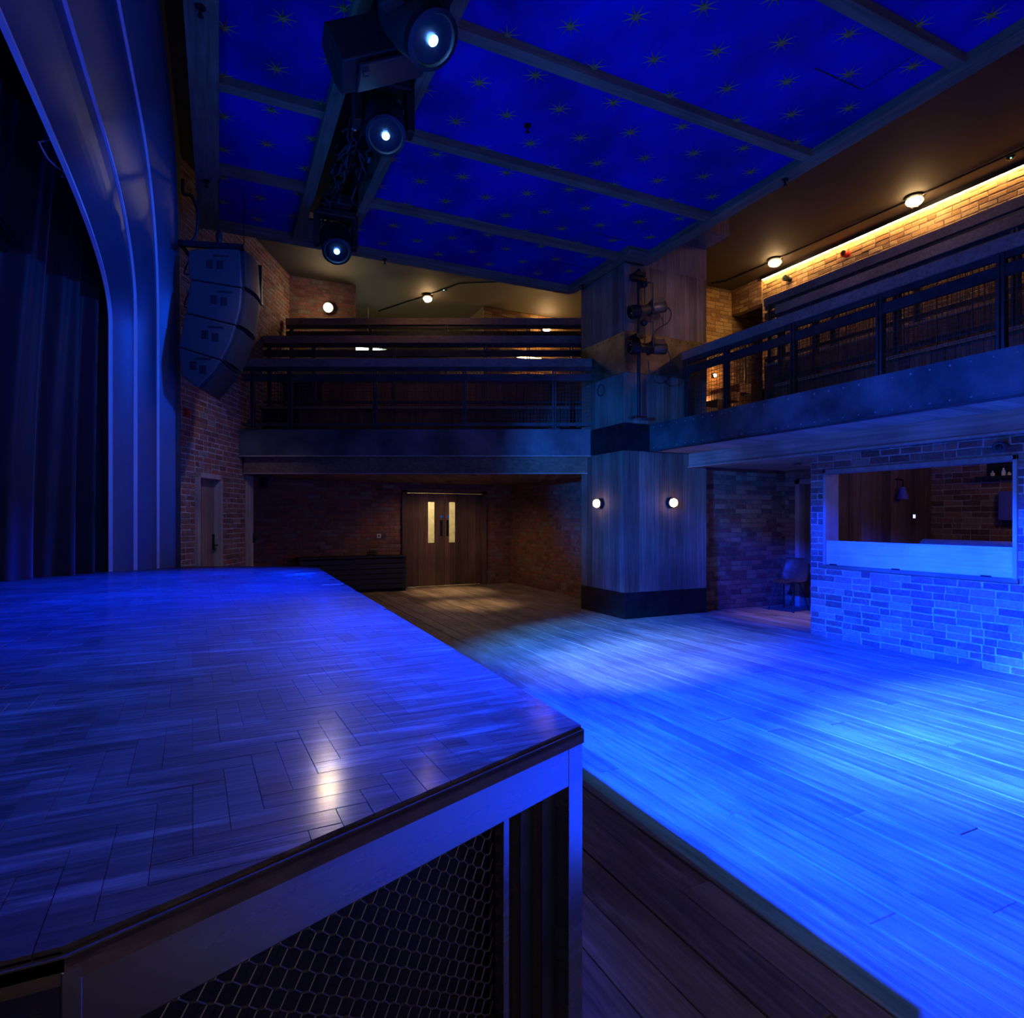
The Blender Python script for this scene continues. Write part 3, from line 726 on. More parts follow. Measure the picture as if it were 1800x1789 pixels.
# planked soffit
sm = []; rnd = random.Random(5); x = XL
while x < 2.4:
    sm.append(((x + .06, 11.6, 2.19), (.117, 3.9, .03), 0, 0)); x += .12
def flip(m): return ([(v[0], v[1], -v[2]) for v in m[0]], [tuple(reversed(f)) for f in m[1]], m[2])
pieces(sb, 'plank', sm, [flip(PLANKF[0])], wood('soffit_side', (.16, .085, .05), (.34, .20, .12), 'y', .7, .7, 1.15), 60)
railing('balcony_railing', 'steel and wire railing with timber handrail along the front of the side balcony', FC, XL + .07, XR - .02, SBY, [-4.0, -3.42, -2.11, -.73, .65], 2.815, 3.90)
railing('balcony_railing', 'steel railing with timber handrail on the middle tier of the side balcony', FC, -4.2, 1.45, 10.42, [-4.1, -3.35, -2.0, -.45, 1.0], 3.33, 4.52)
railing('balcony_railing', 'steel railing with timber handrail on the topmost tier of the side balcony', FC, -4.15, 1.75, 11.32, [-4.05, -2.6, -1.2, .3, 1.4], 3.98, 5.11)
# ---- right balcony facing the stage, frame FR (a = -y, b = x)
rb = thing('floor_main_balcony', 'main balcony facing the stage, riveted steel fascia over the brick booth', 'balcony', (-4, 5.62, 2.2), FR, kind='structure')
A0, A1 = -7.19, 1.0
ob('fascia_plate', MB().box(A0, 5.62, 2.405, A1, 5.635, 2.795), M_PLATE, rb)
ob('fascia_edge', MB().box(A0, 5.60, 2.395, A1, 5.66, 2.41), M_STEEL, rb)
rv = MB()
a_ = A0 + .1
while a_ < A1:
    for zz in (2.745, 2.45):
        rv.lathe([(.010, 0), (.008, .006), (0, .009)], 8, Matrix.Translation((a_, 5.62, zz)) @ Matrix.Rotation(R(90), 4, 'X'))
    a_ += .165
ob('rivets', rv, rough_mat('worn_rivet', (.30, .30, .31), .4, .6), rb, kind='stuff')
ob('beam', MB().box(A0, 6.35, 2.215, A1, 6.58, 2.43), M_BEAMR, rb, bevel=.006)
ob('beam_edge', MB().box(A0, 6.335, 2.20, A1, 6.39, 2.218), M_FRAMEW, rb)
ob('deck', MB().box(A0, 5.64, 2.44, A1, 7.22, 2.79), M_VOID, rb)
ob('tier', MB().box(-6.35, 7.22, 2.44, A1, 8.12, 3.33), M_VOID, rb)
ob('tier', MB().box(-7.35, 8.12, 2.44, A1, 9.42, 3.93), M_VOID, rb)
ob('landing', MB().box(-9.4, 6.7, 2.44, -6.35, 9.42, 2.79), M_VOID, rb)
ob('tier_nosing', MB().box(-6.35, 7.17, 3.32, A1, 7.27, 3.36), M_RAILW, rb)
ob('tier_nosing', MB().box(-7.35, 8.07, 3.92, A1, 8.17, 3.96), M_RAILW, rb)
boards(rb, -6.35, 0.0, 7.185, 2.80, 3.32, M_RISER, (.10, .15), 60, 31)
boards(rb, -7.35, 0.0, 8.085, 3.35, 3.92, M_RISER, (.10, .15), 60, 32)
sm = []; a_ = A0 + .02
while a_ < -1.0:
    sm.append(((a_ + .07, 6.0, 2.425), (.137, .74, .03), 0, 0)); a_ += .14
pieces(rb, 'plank', sm, [flip(PLANKF[0])], M_SOFFIT, 60)
ob('inner_soffit', MB().box(A0 - .2, 6.58, 2.24, A1, 9.0, 2.30), M_SOFFIT, rb)
railing('balcony_railing', 'steel and wire railing with timber handrail along the front of the main balcony', FR, -7.19, 0.6, 6.27, [-7.12, -6.34, -5.25, -4.17, -3.06, -1.98, -.9], 2.795, 3.92)
railing('balcony_railing', 'steel railing with timber handrail on the middle tier of the main balcony', FR, -6.33, 0.6, 7.22, [-6.25, -5.7, -4.6, -3.4, -2.2, -1.0], 3.36, 4.48)
railing('balcony_railing', 'steel railing with timber handrail on the topmost tier of the main balcony', FR, -7.35, 0.6, 8.12, [-7.25, -6.1, -4.9, -3.7, -2.5, -1.3], 3.96, 5.04)
# stair rising beyond the balcony
sr_ = thing('staircase', 'timber staircase rising beside the brick wall at the balcony end', 'stairs', (8.9, 8.9, 2.79))
for i in range(7):
    ob('tread', MB().box(7.2 + i * .27, 8.6, 2.79 + i * .17, 7.2 + (i + 1) * .27 + .03, 9.34, 2.96 + i * .17), M_RISER, sr_, bevel=.004)
ob('handrail', MB().tube([(7.1, 8.62, 3.7), (9.0, 8.62, 4.9)], .025, 8).tube([(7.1, 8.62, 2.9), (7.1, 8.62, 3.7)], .02, 8).tube([(9.0, 8.62, 4.0), (9.0, 8.62, 4.9)], .02, 8), M_STEEL, sr_)

# ================================================================== DOORS, WINDOWS
# double doors
d1 = thing('door_1', 'plank double doors with tall glazed slots at the end of the floor', 'door', (4.35, 12.45, 0), kind='structure')
ob('frame', MB().box(DX0 - .02, 12.40, 0, DX0 + .09, 12.56, DZ).box(DX1 - .09, 12.40, 0, DX1 + .02, 12.56, DZ).box(DX0 - .02, 12.40, DZ - .06, DX1 + .02, 12.56, DZ + .03), M_DOORW, d1, bevel=.005)
SPL = 4.345
for (x0, x1, wx0, wx1, side) in ((DX0 + .092, SPL - .004, 3.985, 4.135, 0), (SPL + .004, DX1 - .092, 4.45, 4.60, 1)):
    lf = ob('door_leaf', MB().box(x0, 12.50, .014, wx0, 12.53, DZ - .065).box(wx1, 12.50, .014, x1, 12.53, DZ - .065).box(wx0, 12.50, .014, wx1, 12.53, .92).box(wx0, 12.50, 1.785, wx1, 12.53, DZ - .065), M_VOID, d1)
    rnd = random.Random(side + 3); p = x0
    while p < x1 - .01:
        ww = min(rnd.uniform(.10, .19), x1 - p)
        if x1 - p - ww < .05: ww = x1 - p
        mb = MB(); j = rnd.uniform(-.002, .003)
        for (q0, q1) in ([(p, p + ww)] if p + ww <= wx0 or p >= wx1 else [(p, min(p + ww, wx0)), (max(p, wx1), p + ww)]):
            if q1 - q0 > .004: mb.box(q0 + .0015, 12.485 + j, .014, q1 - .0015, 12.502, DZ - .068)
        m0, m1 = max(p, wx0), min(p + ww, wx1)
        if m1 > m0: mb.box(m0 + .001, 12.485 + j, .014, m1 - .001, 12.502, .92); mb.box(m0 + .001, 12.485 + j, 1.785, m1 - .001, 12.502, DZ - .068)
        ob('plank', mb, M_DOORW, lf); p += ww
    ob('pane', MB().box(wx0, 12.505, .92, wx1, 12.512, 1.785), M_GLASS, lf)
    px_ = (SPL - .07) if side == 0 else (SPL + .07)
    ob('push_plate', MB().box(px_ - .03, 12.478, 1.06, px_ + .03, 12.484, 1.40), M_BLACKM, lf)
    ob('round_sign', MB().lathe([(.03, 0), (.03, .004), (0, .004)], 16, Matrix.Translation((px_, 12.484, 1.475)) @ Matrix.Rotation(R(90), 4, 'X')), emit('sign_blue%d' % side, (0, .06, .5), .12, (.02, .08, .5)), lf)
# single door in the left wall (frame FL: a along the wall, b = into the wall)
d2 = thing('door_2', 'narrow plank door with pale frame in the brick side wall', 'door', (8.53, 4.22, 0), FL, kind='structure')
ob('frame', MB().box(8.18, 4.17, 0, 8.25, 4.36, 2.06).box(8.82, 4.17, 0, 8.89, 4.36, 2.06).box(8.18, 4.17, 1.99, 8.89, 4.36, 2.06), M_FRAMEW, d2, bevel=.004)
boards(d2, 8.25, 8.82, 4.27, .01, 1.99, M_DOORL, (.11, .15), 10, 3)
ob('handle', MB().box(8.76, 4.25, 1.0, 8.80, 4.272, 1.22).tube([(8.78, 4.25, 1.06), (8.78, 4.20, 1.06), (8.66, 4.20, 1.06)], .011, 8), M_BLACKM, d2)
# framed end of the left wall with a door standing open
d3 = thing('door_3', 'timber door frame at the end of the brick side wall under the balcony', 'door', (9.85, 4.22, 0), FL, kind='structure')
ob('frame', MB().box(9.72, 4.185, 0, 9.78, 4.30, 2.12).box(9.80, 4.17, 0, 9.93, 4.40, 2.12), M_FRAMEW, d3, bevel=.004)
ob('door_leaf', MB().box(9.93, 4.26, .01, 9.97, 4.40, 2.05), M_DOORW, d3)
ob('handle', MB().box(9.90, 4.155, 1.05, 9.935, 4.17, 1.20).tube([(9.92, 4.155, 1.1), (9.92, 4.11, 1.1), (10.0, 4.11, 1.1)], .01, 8), M_BLACKM, d3)
# door behind the booth
d4 = thing('door_4', 'dark plank door with pale frame in the passage behind the booth', 'door', (-6.66, 8.6, 0), FR, kind='structure')
ob('frame', MB().box(-7.14, 8.55, 0, -7.05, 8.75, 2.08).box(-6.27, 8.55, 0, -6.18, 8.75, 2.08).box(-7.14, 8.55, 2.0, -6.18, 8.75, 2.08), M_FRAMEW, d4, bevel=.004)
boards(d4, -7.05, -6.27, 8.66, .01, 2.0, M_DOORW, (.12, .18), 10, 4)
# booth opening: timber frame, pale flap, hinges
w1 = thing('window_1', 'framed booth opening with pale timber flap in the brick wall', 'window', (-4.1, BX, .88), FR, kind='structure')
ob('window_frame', MB().box(-5.12, BX - .03, .86, -5.085, BX + .21, 2.03).box(-3.145, BX - .03, .86, -3.11, BX + .21, 2.03).box(-5.12, BX - .03, 1.985, -3.11, BX + .21, 2.03), M_FRAMEW, w1, bevel=.004)
ob('window_sill', MB().box(-5.13, BX - .035, .845, -3.10, BX + .21, .885), M_BEAMY, w1, bevel=.004)
fp = ob('flap_board', MB().box(-5.085, BX - .012, .887, -3.145, BX + .02, 1.176), M_PALEB, w1, bevel=.003)
for hx in (-4.99, -4.24, -3.37):
    ob('hinge', MB().box(hx - .045, BX - .02, .872, hx + .045, BX - .011, .90), M_BLACKM, w1)

# ================================================================== LAMPS
def orient(direction):
    return Vector(direction).to_track_quat('Z', 'Y').to_matrix().to_4x4()
def bulkhead(label, loc, nrm, power, bulb=M_BULB, col=WARM, r=.075, group=None, globe=False):
    t = thing('wall_lamp' if abs(nrm[2]) < .5 else 'ceiling_lamp', label, 'lamp', loc, group=group)
    Mx = Matrix.Translation(loc) @ orient(nrm)
    ob('base_ring', MB().lathe([(r * 1.15, -.004), (r * 1.15, .025), (r * .9, .045), (r * .55, .05), (r * .5, .06)], 24, Mx), M_BLACKM, t, smooth=40)
    d = .055 if not globe else .075
    ob('bulb', MB().lathe([(r * .55, d - .01), (r * .95, d), (r * .98, d + .02), (r * .8, d + .05), (r * .45, d + .07), (0, d + .078)], 20, Mx), bulb, t, smooth=60)
    cage = MB()
    for k in range(3):
        a = math.pi * k / 3
        pts = [((r * 1.1) * math.cos(a) * c_, (r * 1.1) * math.sin(a) * c_, .03 + .12 * s_) for c_, s_ in ((1, 0), (.95, .5), (.6, .86), (0, 1), (-.6, .86), (-.95, .5), (-1, 0))]
        cage.tube(pts, .003, 6, M=Mx)
    ob('guard_wire', cage, M_BLACKM, t)
    if power: 
        p = Vector(loc) + Vector(nrm) * .2
        lo = point('bulb_light', p - Vector(loc), power, col, .05, t)
    return t
bulkhead('round wall lamp on the wide face of the clad pier', (6.0, 7.18, 1.67), (0, -1, 0), 0.12, M_BULBS, r=.065)
bulkhead('round wall lamp on the narrow face of the clad pier', (5.18, 7.78, 1.665), (-1, 0, 0), 0.08, M_BULBS, r=.065)
bulkhead('caged ceiling lamp by the led strip, nearest the stair recess', (8.92, 7.87, 6.05), (0, 0, -1), 2, r=.11, col=AMBER)
bulkhead('caged ceiling lamp by the led strip, farther from the stair recess', (8.99, 5.48, 6.05), (0, 0, -1), 2, r=.11, col=AMBER)
bulkhead('small lamp under the dark ceiling above the side balcony', (3.88, 12.2, 6.03), (0, 0, -1), 2, r=.09)
bulkhead('wall lamp on the brick pier behind the top tier of the side balcony', (6.70, 12.33, 5.76), (0, -1, 0), 2.5, r=.10, col=AMBER)
# the dazzling flood on the back wall above the side balcony
fldt = thing('flood_lamp', 'dazzling flood lamp on the brick wall above the side balcony', 'lamp', (1.90, 12.3, 5.45))
Mx = Matrix.Translation((1.90, 12.24, 5.5)) @ orient((-.15, -1, -.25))
ob('housing', MB().lathe([(.05, -.10), (.09, -.08), (.10, .02), (.105, .05), (.09, .05), (.08, .03)], 20, Mx), M_BLACKM, fldt, smooth=40)
ob('bulb', MB().lathe([(.08, .03), (.06, .05), (0, .06)], 20, Mx), M_BULBW, fldt, smooth=60)
ob('bracket', MB().tube([(1.9, 12.35, 5.42), (1.9, 12.28, 5.42), (1.9, 12.26, 5.46)], .015, 8), M_BLACKM, fldt)
sp_ = spot('flood_light', (1.88, 12.05, 5.47), (0.15, 1.7, .9), 85, (1, .76, .4), 18, .9, .05)
sp2 = spot('flood_glow', (1.95, 12.0, 5.35), (2.1, 11.5, 6.05), 7, (1, .82, .45), 110, 1.0, .05)
# LED strip at the head of the right wall
ls = thing('led_strip', 'glowing amber led strip along the top of the brick wall above the main balcony', 'light strip', (-4, 9.36, 5.98), FR)
ob('profile', MB().box(-8.56, 9.335, 6.02, 1.0, 9.385, 6.05).box(-8.56, 9.325, 5.986, 1.0, 9.338, 6.05).box(-8.575, 9.325, 5.986, -8.56, 9.385, 6.05), M_BLACKM, ls)
ob('diffuser', MB().box(-8.56, 9.34, 5.995, 1.0, 9.38, 6.02), M_LED, ls)
# amber tube behind the middle tier
tb = thing('tube_lamp', 'amber tube lamp glowing low on the wall behind the side balcony tiers', 'lamp', (6.4, 12.3, 4.9))
ob('housing', MB().box(5.95, 12.29, 5.00, 6.95, 12.35, 5.06), M_BLACKM, tb)
ob('tube', MB().tube([(5.98, 12.27, 5.03), (6.92, 12.27, 5.03)], .022, 10), M_LED, tb, smooth=60)
# cool lamp glimpsed between the rails
cl_ = thing('strip_lamp', 'cool white lamp in the opening behind the side balcony', 'lamp', (2.75, 13.5, 4.7))
ob('tube', MB().tube([(2.6, 13.5, 5.12), (3.3, 13.5, 5.12)], .03, 10), M_COOL, cl_, smooth=60)
ob('bracket', MB().box(2.55, 13.5, 5.15, 3.35, 13.56, 5.19), M_WHITE, cl_)
ob('stem', MB().tube([(2.95, 13.53, 5.17), (2.95, 13.53, 6.05)], .012, 8), M_WHITE, cl_)
# stair lights
for lab, (sx, sy, sz) in (('small glowing step light above the staircase', (8.9, 9.33, 4.28)), ('small glowing step light low on the staircase wall', (8.45, 9.33, 3.72))):
    t = thing('step_light', lab, 'lamp', (sx, sy, sz))
    ob('bezel', MB().lathe([(.05, 0), (.05, .015), (.042, .02)], 16, Matrix.Translation((sx, sy, sz)) @ Matrix.Rotation(R(90), 4, 'X')), M_BLACKM, t)
    ob('lens', MB().lathe([(.04, .018), (.03, .03), (0, .034)], 16, Matrix.Translation((sx, sy, sz)) @ Matrix.Rotation(R(90), 4, 'X')), M_BULB, t)
    point('step_glow', (0, -.15, 0), 2.0, AMBER, .03, t)
# recessed downlights under the balconies
for lab, (sx, sy, sz), pw, ang in (('recessed downlight in the plank soffit before the double doors', (4.1, 11.5, 2.165), 75, 56), ('recessed downlight in the plank soffit between the doors and the stage', (3.85, 9.6, 2.165), 70, 50),
                              ('recessed downlight in the soffit of the passage behind the booth', (7.6, 6.3, 2.235), 34, 60)):
    t = thing('downlight', lab, 'lamp', (sx, sy, sz))
    ob('bezel', MB().lathe([(.055, 0), (.055, -.008), (.04, -.008), (.035, 0)], 20, Matrix.Translation((sx, sy, sz))), M_STEEL, t)
    ob('lens', MB().lathe([(.036, 0), (.036, -.004), (0, -.004)], 20, Matrix.Translation((sx, sy, sz))), M_WHITE, t)
    spot('downlight_fill', (sx, sy, sz - .03), (sx, sy, 0), pw * (.14 if sy > 8 else .05), (1, .62, .40), 165, 0.6, .04)  # wide fill added to lift the dim walls around the beam
    spot('downlight_beam', (sx, sy, sz - .03), (sx, sy, 0), pw, (1, .62, .30), ang, 1.0, .03)
# corridor light behind the doors
point('corridor_light', (4.3, 13.9, 2.1), 60, (1, .74, .36), .1)

# ---- moving heads, bar, loudspeaker in the ceiling slot
tr = thing('lighting_bar', 'black steel bar hung with cables inside the ceiling slot', 'bar', (1.23, 5.2, 5.1))
ob('pipe', MB().tube([(1.23, 2.0, 5.14), (1.23, 8.2, 5.14)], .026, 10), M_BLACKM, tr, smooth=40)
ob('pipe', MB().tube([(1.36, 2.0, 5.20), (1.36, 8.2, 5.20)], .02, 10), M_BLACKM, tr, smooth=40)
rnd = random.Random(4)
for k in range(9):
    y = 3.2 + k * .52
    ob('hanger', MB().box(1.21, y - .02, 5.12, 1.25, y + .02, FT + .22), M_BLACKM, tr)
for k in range(16):
    y = rnd.uniform(5.3, 7.2); x = rnd.uniform(1.05, 1.42); pts = []
    for i in range(8): pts.append((x + rnd.uniform(-.06, .06), y + i * .09, 5.10 + rnd.uniform(-.10, .06) - .06 * math.sin(i * .45)))
    ob('cable', MB().tube(curve(pts, 4), rnd.choice((.007, .01, .012)), 6), M_RUBBER, tr, smooth=60)
for k in range(10):
    y = rnd.uniform(4.6, 7.0); x = rnd.uniform(1.05, 1.42)
    ob('clamp', MB().lathe([(.02, -.05), (.03, -.03), (.03, .02), (.015, .03)], 8, Matrix.Translation((x, y, 5.08)) @ Matrix.Rotation(rnd.uniform(0, 3), 4, 'X')), M_ALU if k % 3 == 0 else M_BLACKM, tr)
def moving_head(label, lens, aim, s=1.0, yaw=0.0):
    """lens centre and aim direction"""
    d = Vector(aim).normalized(); L = Vector(lens)
    c = L - d * .20 * s                                   # pivot of the head
    t = thing('moving_head', label, 'stage light', (c.x, c.y, 4.4), group=None)
    H = Matrix.Translation(c) @ orient(d) @ Matrix.Scale(s, 4)
    ob('head', MB().lathe([(.06, -.24), (.14, -.22), (.175, -.14), (.18, .02), (.165, .12), (.155, .18), (.15, .20), (.135, .20), (.125, .185)], 28, H), M_BLACK, t, smooth=35)
    ob('lens_ring', MB().lathe([(.15, .15), (.165, .155), (.165, .205), (.14, .21), (.13, .19)], 28, H), M_BLACKM, t, smooth=35)
    ob('front_lens', MB().lathe([(.13, .185), (.09, .20), (0, .206)], 28, H), glass('lens_glass'), t, smooth=60)
    ob('beam_source', MB().lathe([(.030, .206), (.024, .214), (0, .217)], 20, H), M_LENSB, t, smooth=60)
    side = d.cross(Vector((0, 0, 1))).normalized()
    if side.length < .1: side = Vector((1, 0, 0))
    y1 = MB()
    for sg in (-1, 1):
        p = c + side * sg * .215 * s
        top = Vector((c.x, c.y, c.z + .30 * s)) + side * sg * .19 * s
        Q = Matrix(((side.x, -side.y, 0, 0), (side.y, side.x, 0, 0), (0, 0, 1, 0), (0, 0, 0, 1)))
        y1.box(-.035 * s, -.07 * s, -.06 * s, .035 * s, .07 * s, .32 * s, Matrix.Translation(p) @ Q)
    y1.box(-.22 * s, -.08 * s, .28 * s, .22 * s, .08 * s, .36 * s, Matrix.Translation(c) @ Matrix(((side.x, -side.y, 0, 0), (side.y, side.x, 0, 0), (0, 0, 1, 0), (0, 0, 0, 1))))
    ob('yoke', y1, M_BLACK, t, bevel=.012)
    top = max(c.z + .36 * s, 4.9)
    ob('base', MB().box(c.x - .16 * s, c.y - .19 * s, c.z + .37 * s, c.x + .16 * s, c.y + .19 * s, c.z + .37 * s + .13), M_BLACK, t, bevel=.015)
    ob('clamp', MB().box(c.x - .03, c.y - .05, c.z + .37 * s + .12, c.x + .03, c.y + .05, 5.15), M_BLACKM, t)
    return t
moving_head('black moving head stage light with blue beam at the middle of the ceiling slot', (1.23, 4.985, 4.57), (-.05, -.55, -.83), 1.0)
moving_head('black moving head stage light with blue beam at the far end of the ceiling slot', (1.23, 7.30, 4.53), (-.05, -.62, -.78), 1.0)
moving_head('black moving head stage light with blue beam beside the hung loudspeaker', (1.23, 3.756, 4.49), (.35, -.50, -.79), 1.1)
# wedge loudspeaker hung from the bar
fs_ = thing('fill_loudspeaker', 'black wedge loudspeaker hung between two moving heads', 'loudspeaker', (1.0, 4.3, 4.6))
prof = [(-.16, -.13), (.14, -.17), (.19, -.05), (.10, .16), (-.13, .15)]
MF = Matrix.Translation((1.0, 4.34, 4.77)) @ Matrix.Rotation(R(8) - TH + R(12), 4, 'Z') @ Matrix.Rotation(R(-26), 4, 'Y') @ Matrix.Rotation(R(90), 4, 'Z') @ Matrix.Rotation(R(90), 4, 'X')
ob('cabinet', MB().prism(prof, -.33, .33, MF), M_BLACK, fs_, bevel=.012)
ob('grille', MB().box(-.155, -.185, -.22, .135, -.16, .31, MF), M_SPKG, fs_, bevel=.008)
for hz in (-.07, .05):
    ob('port', MB().box(-.06 + hz, -.05, -.336, .0 + hz, .05, -.325, MF), M_BLACK, fs_)
ob('badge', MB().box(-.09, -.192, -.15, -.05, -.186, -.19, MF).box(-.04, -.192, -.15, -.03, -.186, -.19, MF), M_STEEL, fs_)
ob('hanging_strap', MB().box(1.0, 4.32, 4.88, 1.04, 4.36, 5.2), M_BLACKM, fs_)

# ---- curved loudspeaker array by the arch (own frame, seen from its side)
AY = R(9) - TH
arr = thing('loudspeaker_array', 'curved hanging loudspeaker array of stacked cabinets beside the arch', 'loudspeaker', (-.05, 7.3, 2.7))
MA = Matrix.Translation(tuple(wpos(FC, (-3.19, 6.6, 0)))) @ Matrix.Rotation(AY, 4, 'Z')
sca = 6.6 / 1082 / math.cos(R(9))
def av(px, py): return ((px - 377) * sca, EYE + (910 - py) * 6.6 / 1082)
rear = [(334, 441), (337, 493), (329, 552), (318, 612), (323, 663)]
frnt = [(418, 431), (422, 503), (412, 570), (388, 633), (349, 683)]
for i in range(4):
    if i == 0: q = [av(*rear[0]), av(*frnt[0]), av(421, 470), av(*frnt[1]), av(*rear[1]), av(333, 470)]
    else: q = [av(*rear[i]), av(*frnt[i]), av((frnt[i][0] + frnt[i + 1][0]) / 2 + 3, (frnt[i][1] + frnt[i + 1][1]) / 2), av(*frnt[i + 1]), av(*rear[i + 1])]
    cxm = sum(p[0] for p in q) / len(q); czm = sum(p[1] for p in q) / len(q)
    q = [(cxm + (p[0] - cxm) * .985, czm + (p[1] - czm) * .975) for p in q]
    XZ = Matrix(((1, 0, 0, 0), (0, 0, 1, 0), (0, 1, 0, 0), (0, 0, 0, 1)))
    cab = ob('cabinet', MB().prism(q, 0, .64, MA @ XZ), M_SPK, arr, bevel=.012)
    fa, fb_ = Vector(av(*frnt[i])), Vector(av(*frnt[i + 1])); dv = (fb_ - fa).normalized(); nv = Vector((-dv.y, dv.x))
    if nv.x < 0: nv = -nv
    gm = MB(); A_, B_ = fa + dv * .02, fb_ - dv * .02; prev = None
    for k in range(9):
        y_ = .03 + .58 * k / 8; bul = .035 + .06 * math.sin(math.pi * k / 8) ** .7
        cur = (A_ + nv * bul, B_ + nv * bul, y_)
        if prev: gm.add([(prev[0].x, prev[2], prev[0].y), (cur[0].x, cur[2], cur[0].y), (cur[1].x, cur[2], cur[1].y), (prev[1].x, prev[2], prev[1].y), (A_.x, prev[2], A_.y), (A_.x, cur[2], A_.y), (B_.x, cur[2], B_.y), (B_.x, prev[2], B_.y)], [(0, 3, 2, 1), (0, 1, 5, 4), (3, 7, 6, 2)], MA)
        prev = cur
    gm.add([(A_.x, .03, A_.y), ((A_ + nv * .035).x, .03, (A_ + nv * .035).y), ((B_ + nv * .035).x, .03, (B_ + nv * .035).y), (B_.x, .03, B_.y)], [(0, 1, 2, 3)], MA)
    ob('grille', gm, M_SPKG, cab, smooth=40)
    mx, mz = cxm + .03, czm + .02
    for k in (0, 1):
        px_, pz_ = mx + (k * .105 - .08) * math.cos(-.12 * i), mz + (k * .105 - .05) * -.12 * i
        ob('port', MB().box(px_ - .035, -.006, pz_ - .045, px_ + .035, .004, pz_ + .045, MA), M_BLACK, cab, bevel=.004)
    ob('rigging_pocket', MB().box(cxm - .02, -.005, czm + .105, cxm + .14, .004, czm + .125, MA), M_BLACK, cab)
ob('bumper_frame', MB().box(-.36, -.02, 4.34, .30, .03, 4.40, MA).box(-.36, .58, 4.34, .30, .63, 4.40, MA).box(.24, -.02, 4.34, .30, .63, 4.40, MA).box(.30, .56, 3.95, .35, .62, 4.41, MA).box(-.36, -.02, 4.34, -.30, .63, 4.40, MA), M_BLACKM, arr, bevel=.004)
ob('hoist', MB().tube([tuple(MA @ Vector((.04, .02, 4.38))), tuple(MA @ Vector((.04, .02, 5.1)))], .006, 6).lathe([(.02, 0), (.035, .04), (.035, .1), (.015, .14)], 10, MA @ Matrix.Translation((.04, .02, 4.4))).lathe([(.02, 0), (.03, .03), (.03, .08), (.01, .1)], 10, MA @ Matrix.Translation((.22, .3, 4.4))).tube([tuple(MA @ Vector((.22, .3, 4.48))), tuple(MA @ Vector((.22, .3, 5.1)))], .006, 6), M_BLACKM, arr)
ob('cable', MB().tube(curve([MA @ Vector(p) for p in ((-.30, .1, 4.40), (-.22, .1, 4.5), (-.20, .1, 4.75), (-.28, .15, 4.95), (-.38, .2, 5.0), (-.42, .3, 5.2))]), .018, 8), M_RUBBER, arr, smooth=60)
for k in range(3):
    z_ = 4.15 - .36 * k
    ob('cable', MB().tube(curve([MA @ Vector(p) for p in ((-.24 - .03 * k, .2, z_), (-.36, .22, z_ - .03), (-.40, .3, z_ + .05), (-.34, .3, z_ + .2))]), .008, 6), M_RUBBER, arr, smooth=60)

# ---- two profile spotlights on a pipe by the pier
pp = thing('lighting_pipe', 'upright steel pipe clamped to the corner of the clad pier', 'pipe', (5.34, 7.06, 2.85))
ob('pipe', MB().tube([(5.34, 7.06, 2.87), (5.34, 7.06, 4.95)], .025, 12), M_BLACKM, pp, smooth=40)
ob('foot_bracket', MB().box(5.24, 7.0, 2.84, 5.44, 7.18, 2.88), M_ALU, pp, bevel=.004)
ob('head_bracket', MB().box(5.26, 7.0, 4.84, 5.42, 7.18, 4.90).box(5.22, 7.02, 4.78, 5.46, 7.10, 4.83), M_BLACKM, pp, bevel=.004)
ob('mid_bracket', MB().box(5.28, 7.03, 3.98, 5.40, 7.18, 4.04), M_BLACKM, pp, bevel=.004)
def profile_spot(label, cen, tilt):
    t = thing('profile_spotlight', label, 'stage light', (cen[0], cen[1], cen[2] - .1))
    ax = wpos(FC, (-math.cos(R(tilt)), -.25, -math.sin(R(tilt)))); Mx = Matrix.Translation(cen) @ orient(ax)
    ob('lens_tube', MB().lathe([(.085, .12), (.095, .13), (.095, .27), (.085, .27), (.08, .15)], 22, Mx), M_BLACKM, t, smooth=35)
    ob('front_lens', MB().lathe([(.08, .24), (.05, .255), (0, .26)], 22, Mx), M_GLASS, t, smooth=60)
    ob('barrel', MB().lathe([(.06, -.08), (.068, -.06), (.068, .10), (.08, .12)], 20, Mx), M_RUST, t, smooth=35)
    ob('lamp_house', MB().lathe([(.05, -.30), (.078, -.28), (.08, -.10), (.06, -.07)], 20, Mx).box(-.06, -.06, -.25, .06, .12, -.09, Mx), M_RUST, t, smooth=35)
    ob('shutter_gate', MB().box(-.08, -.08, -.07, .08, .08, -.03, Mx), M_BLACKM, t)
    c = Vector(cen)
    ob('yoke', MB().tube([c + Vector((.03, -.10, 0)), c + Vector((.03, -.10, .34)), c + Vector((-.02, -.05, .36)), c + Vector((-.02, .06, .36)), c + Vector((.03, .09, .34)), c + Vector((.03, .09, 0))], .011, 8), M_STEEL, t)
    ob('clamp', MB().lathe([(.03, -.05), (.045, -.03), (.045, .03), (.03, .05)], 10, Matrix.Translation(c + Vector((-.03, .03, .36))) @ Matrix.Rotation(R(90), 4, 'X')), M_BLACKM, t)
    r_ = Mx @ Vector((0, 0, -.30))
    pts = [r_, r_ + Vector((.06, -.04, -.08)), r_ + Vector((.02, -.04, -.22)), r_ + Vector((-.12, -.02, -.32)), r_ + Vector((-.22, 0, -.42)), r_ + Vector((-.25, .03, -.62))]
    if tilt < 5: pts = [r_, r_ + Vector((.03, -.04, -.10)), r_ + Vector((.05, -.04, -.30)), r_ + Vector((-.03, -.04, -.46)), r_ + Vector((-.18, -.03, -.50)), r_ + Vector((-.30, -.02, -.40)), r_ + Vector((-.32, 0, -.2))]
    ob('cable', MB().tube(curve(pts), .009, 6), M_RUBBER, t, smooth=60)
profile_spot('brown black profile spotlight on the pipe, tilted down, above its twin', (5.42, 6.98, 4.37), 14)
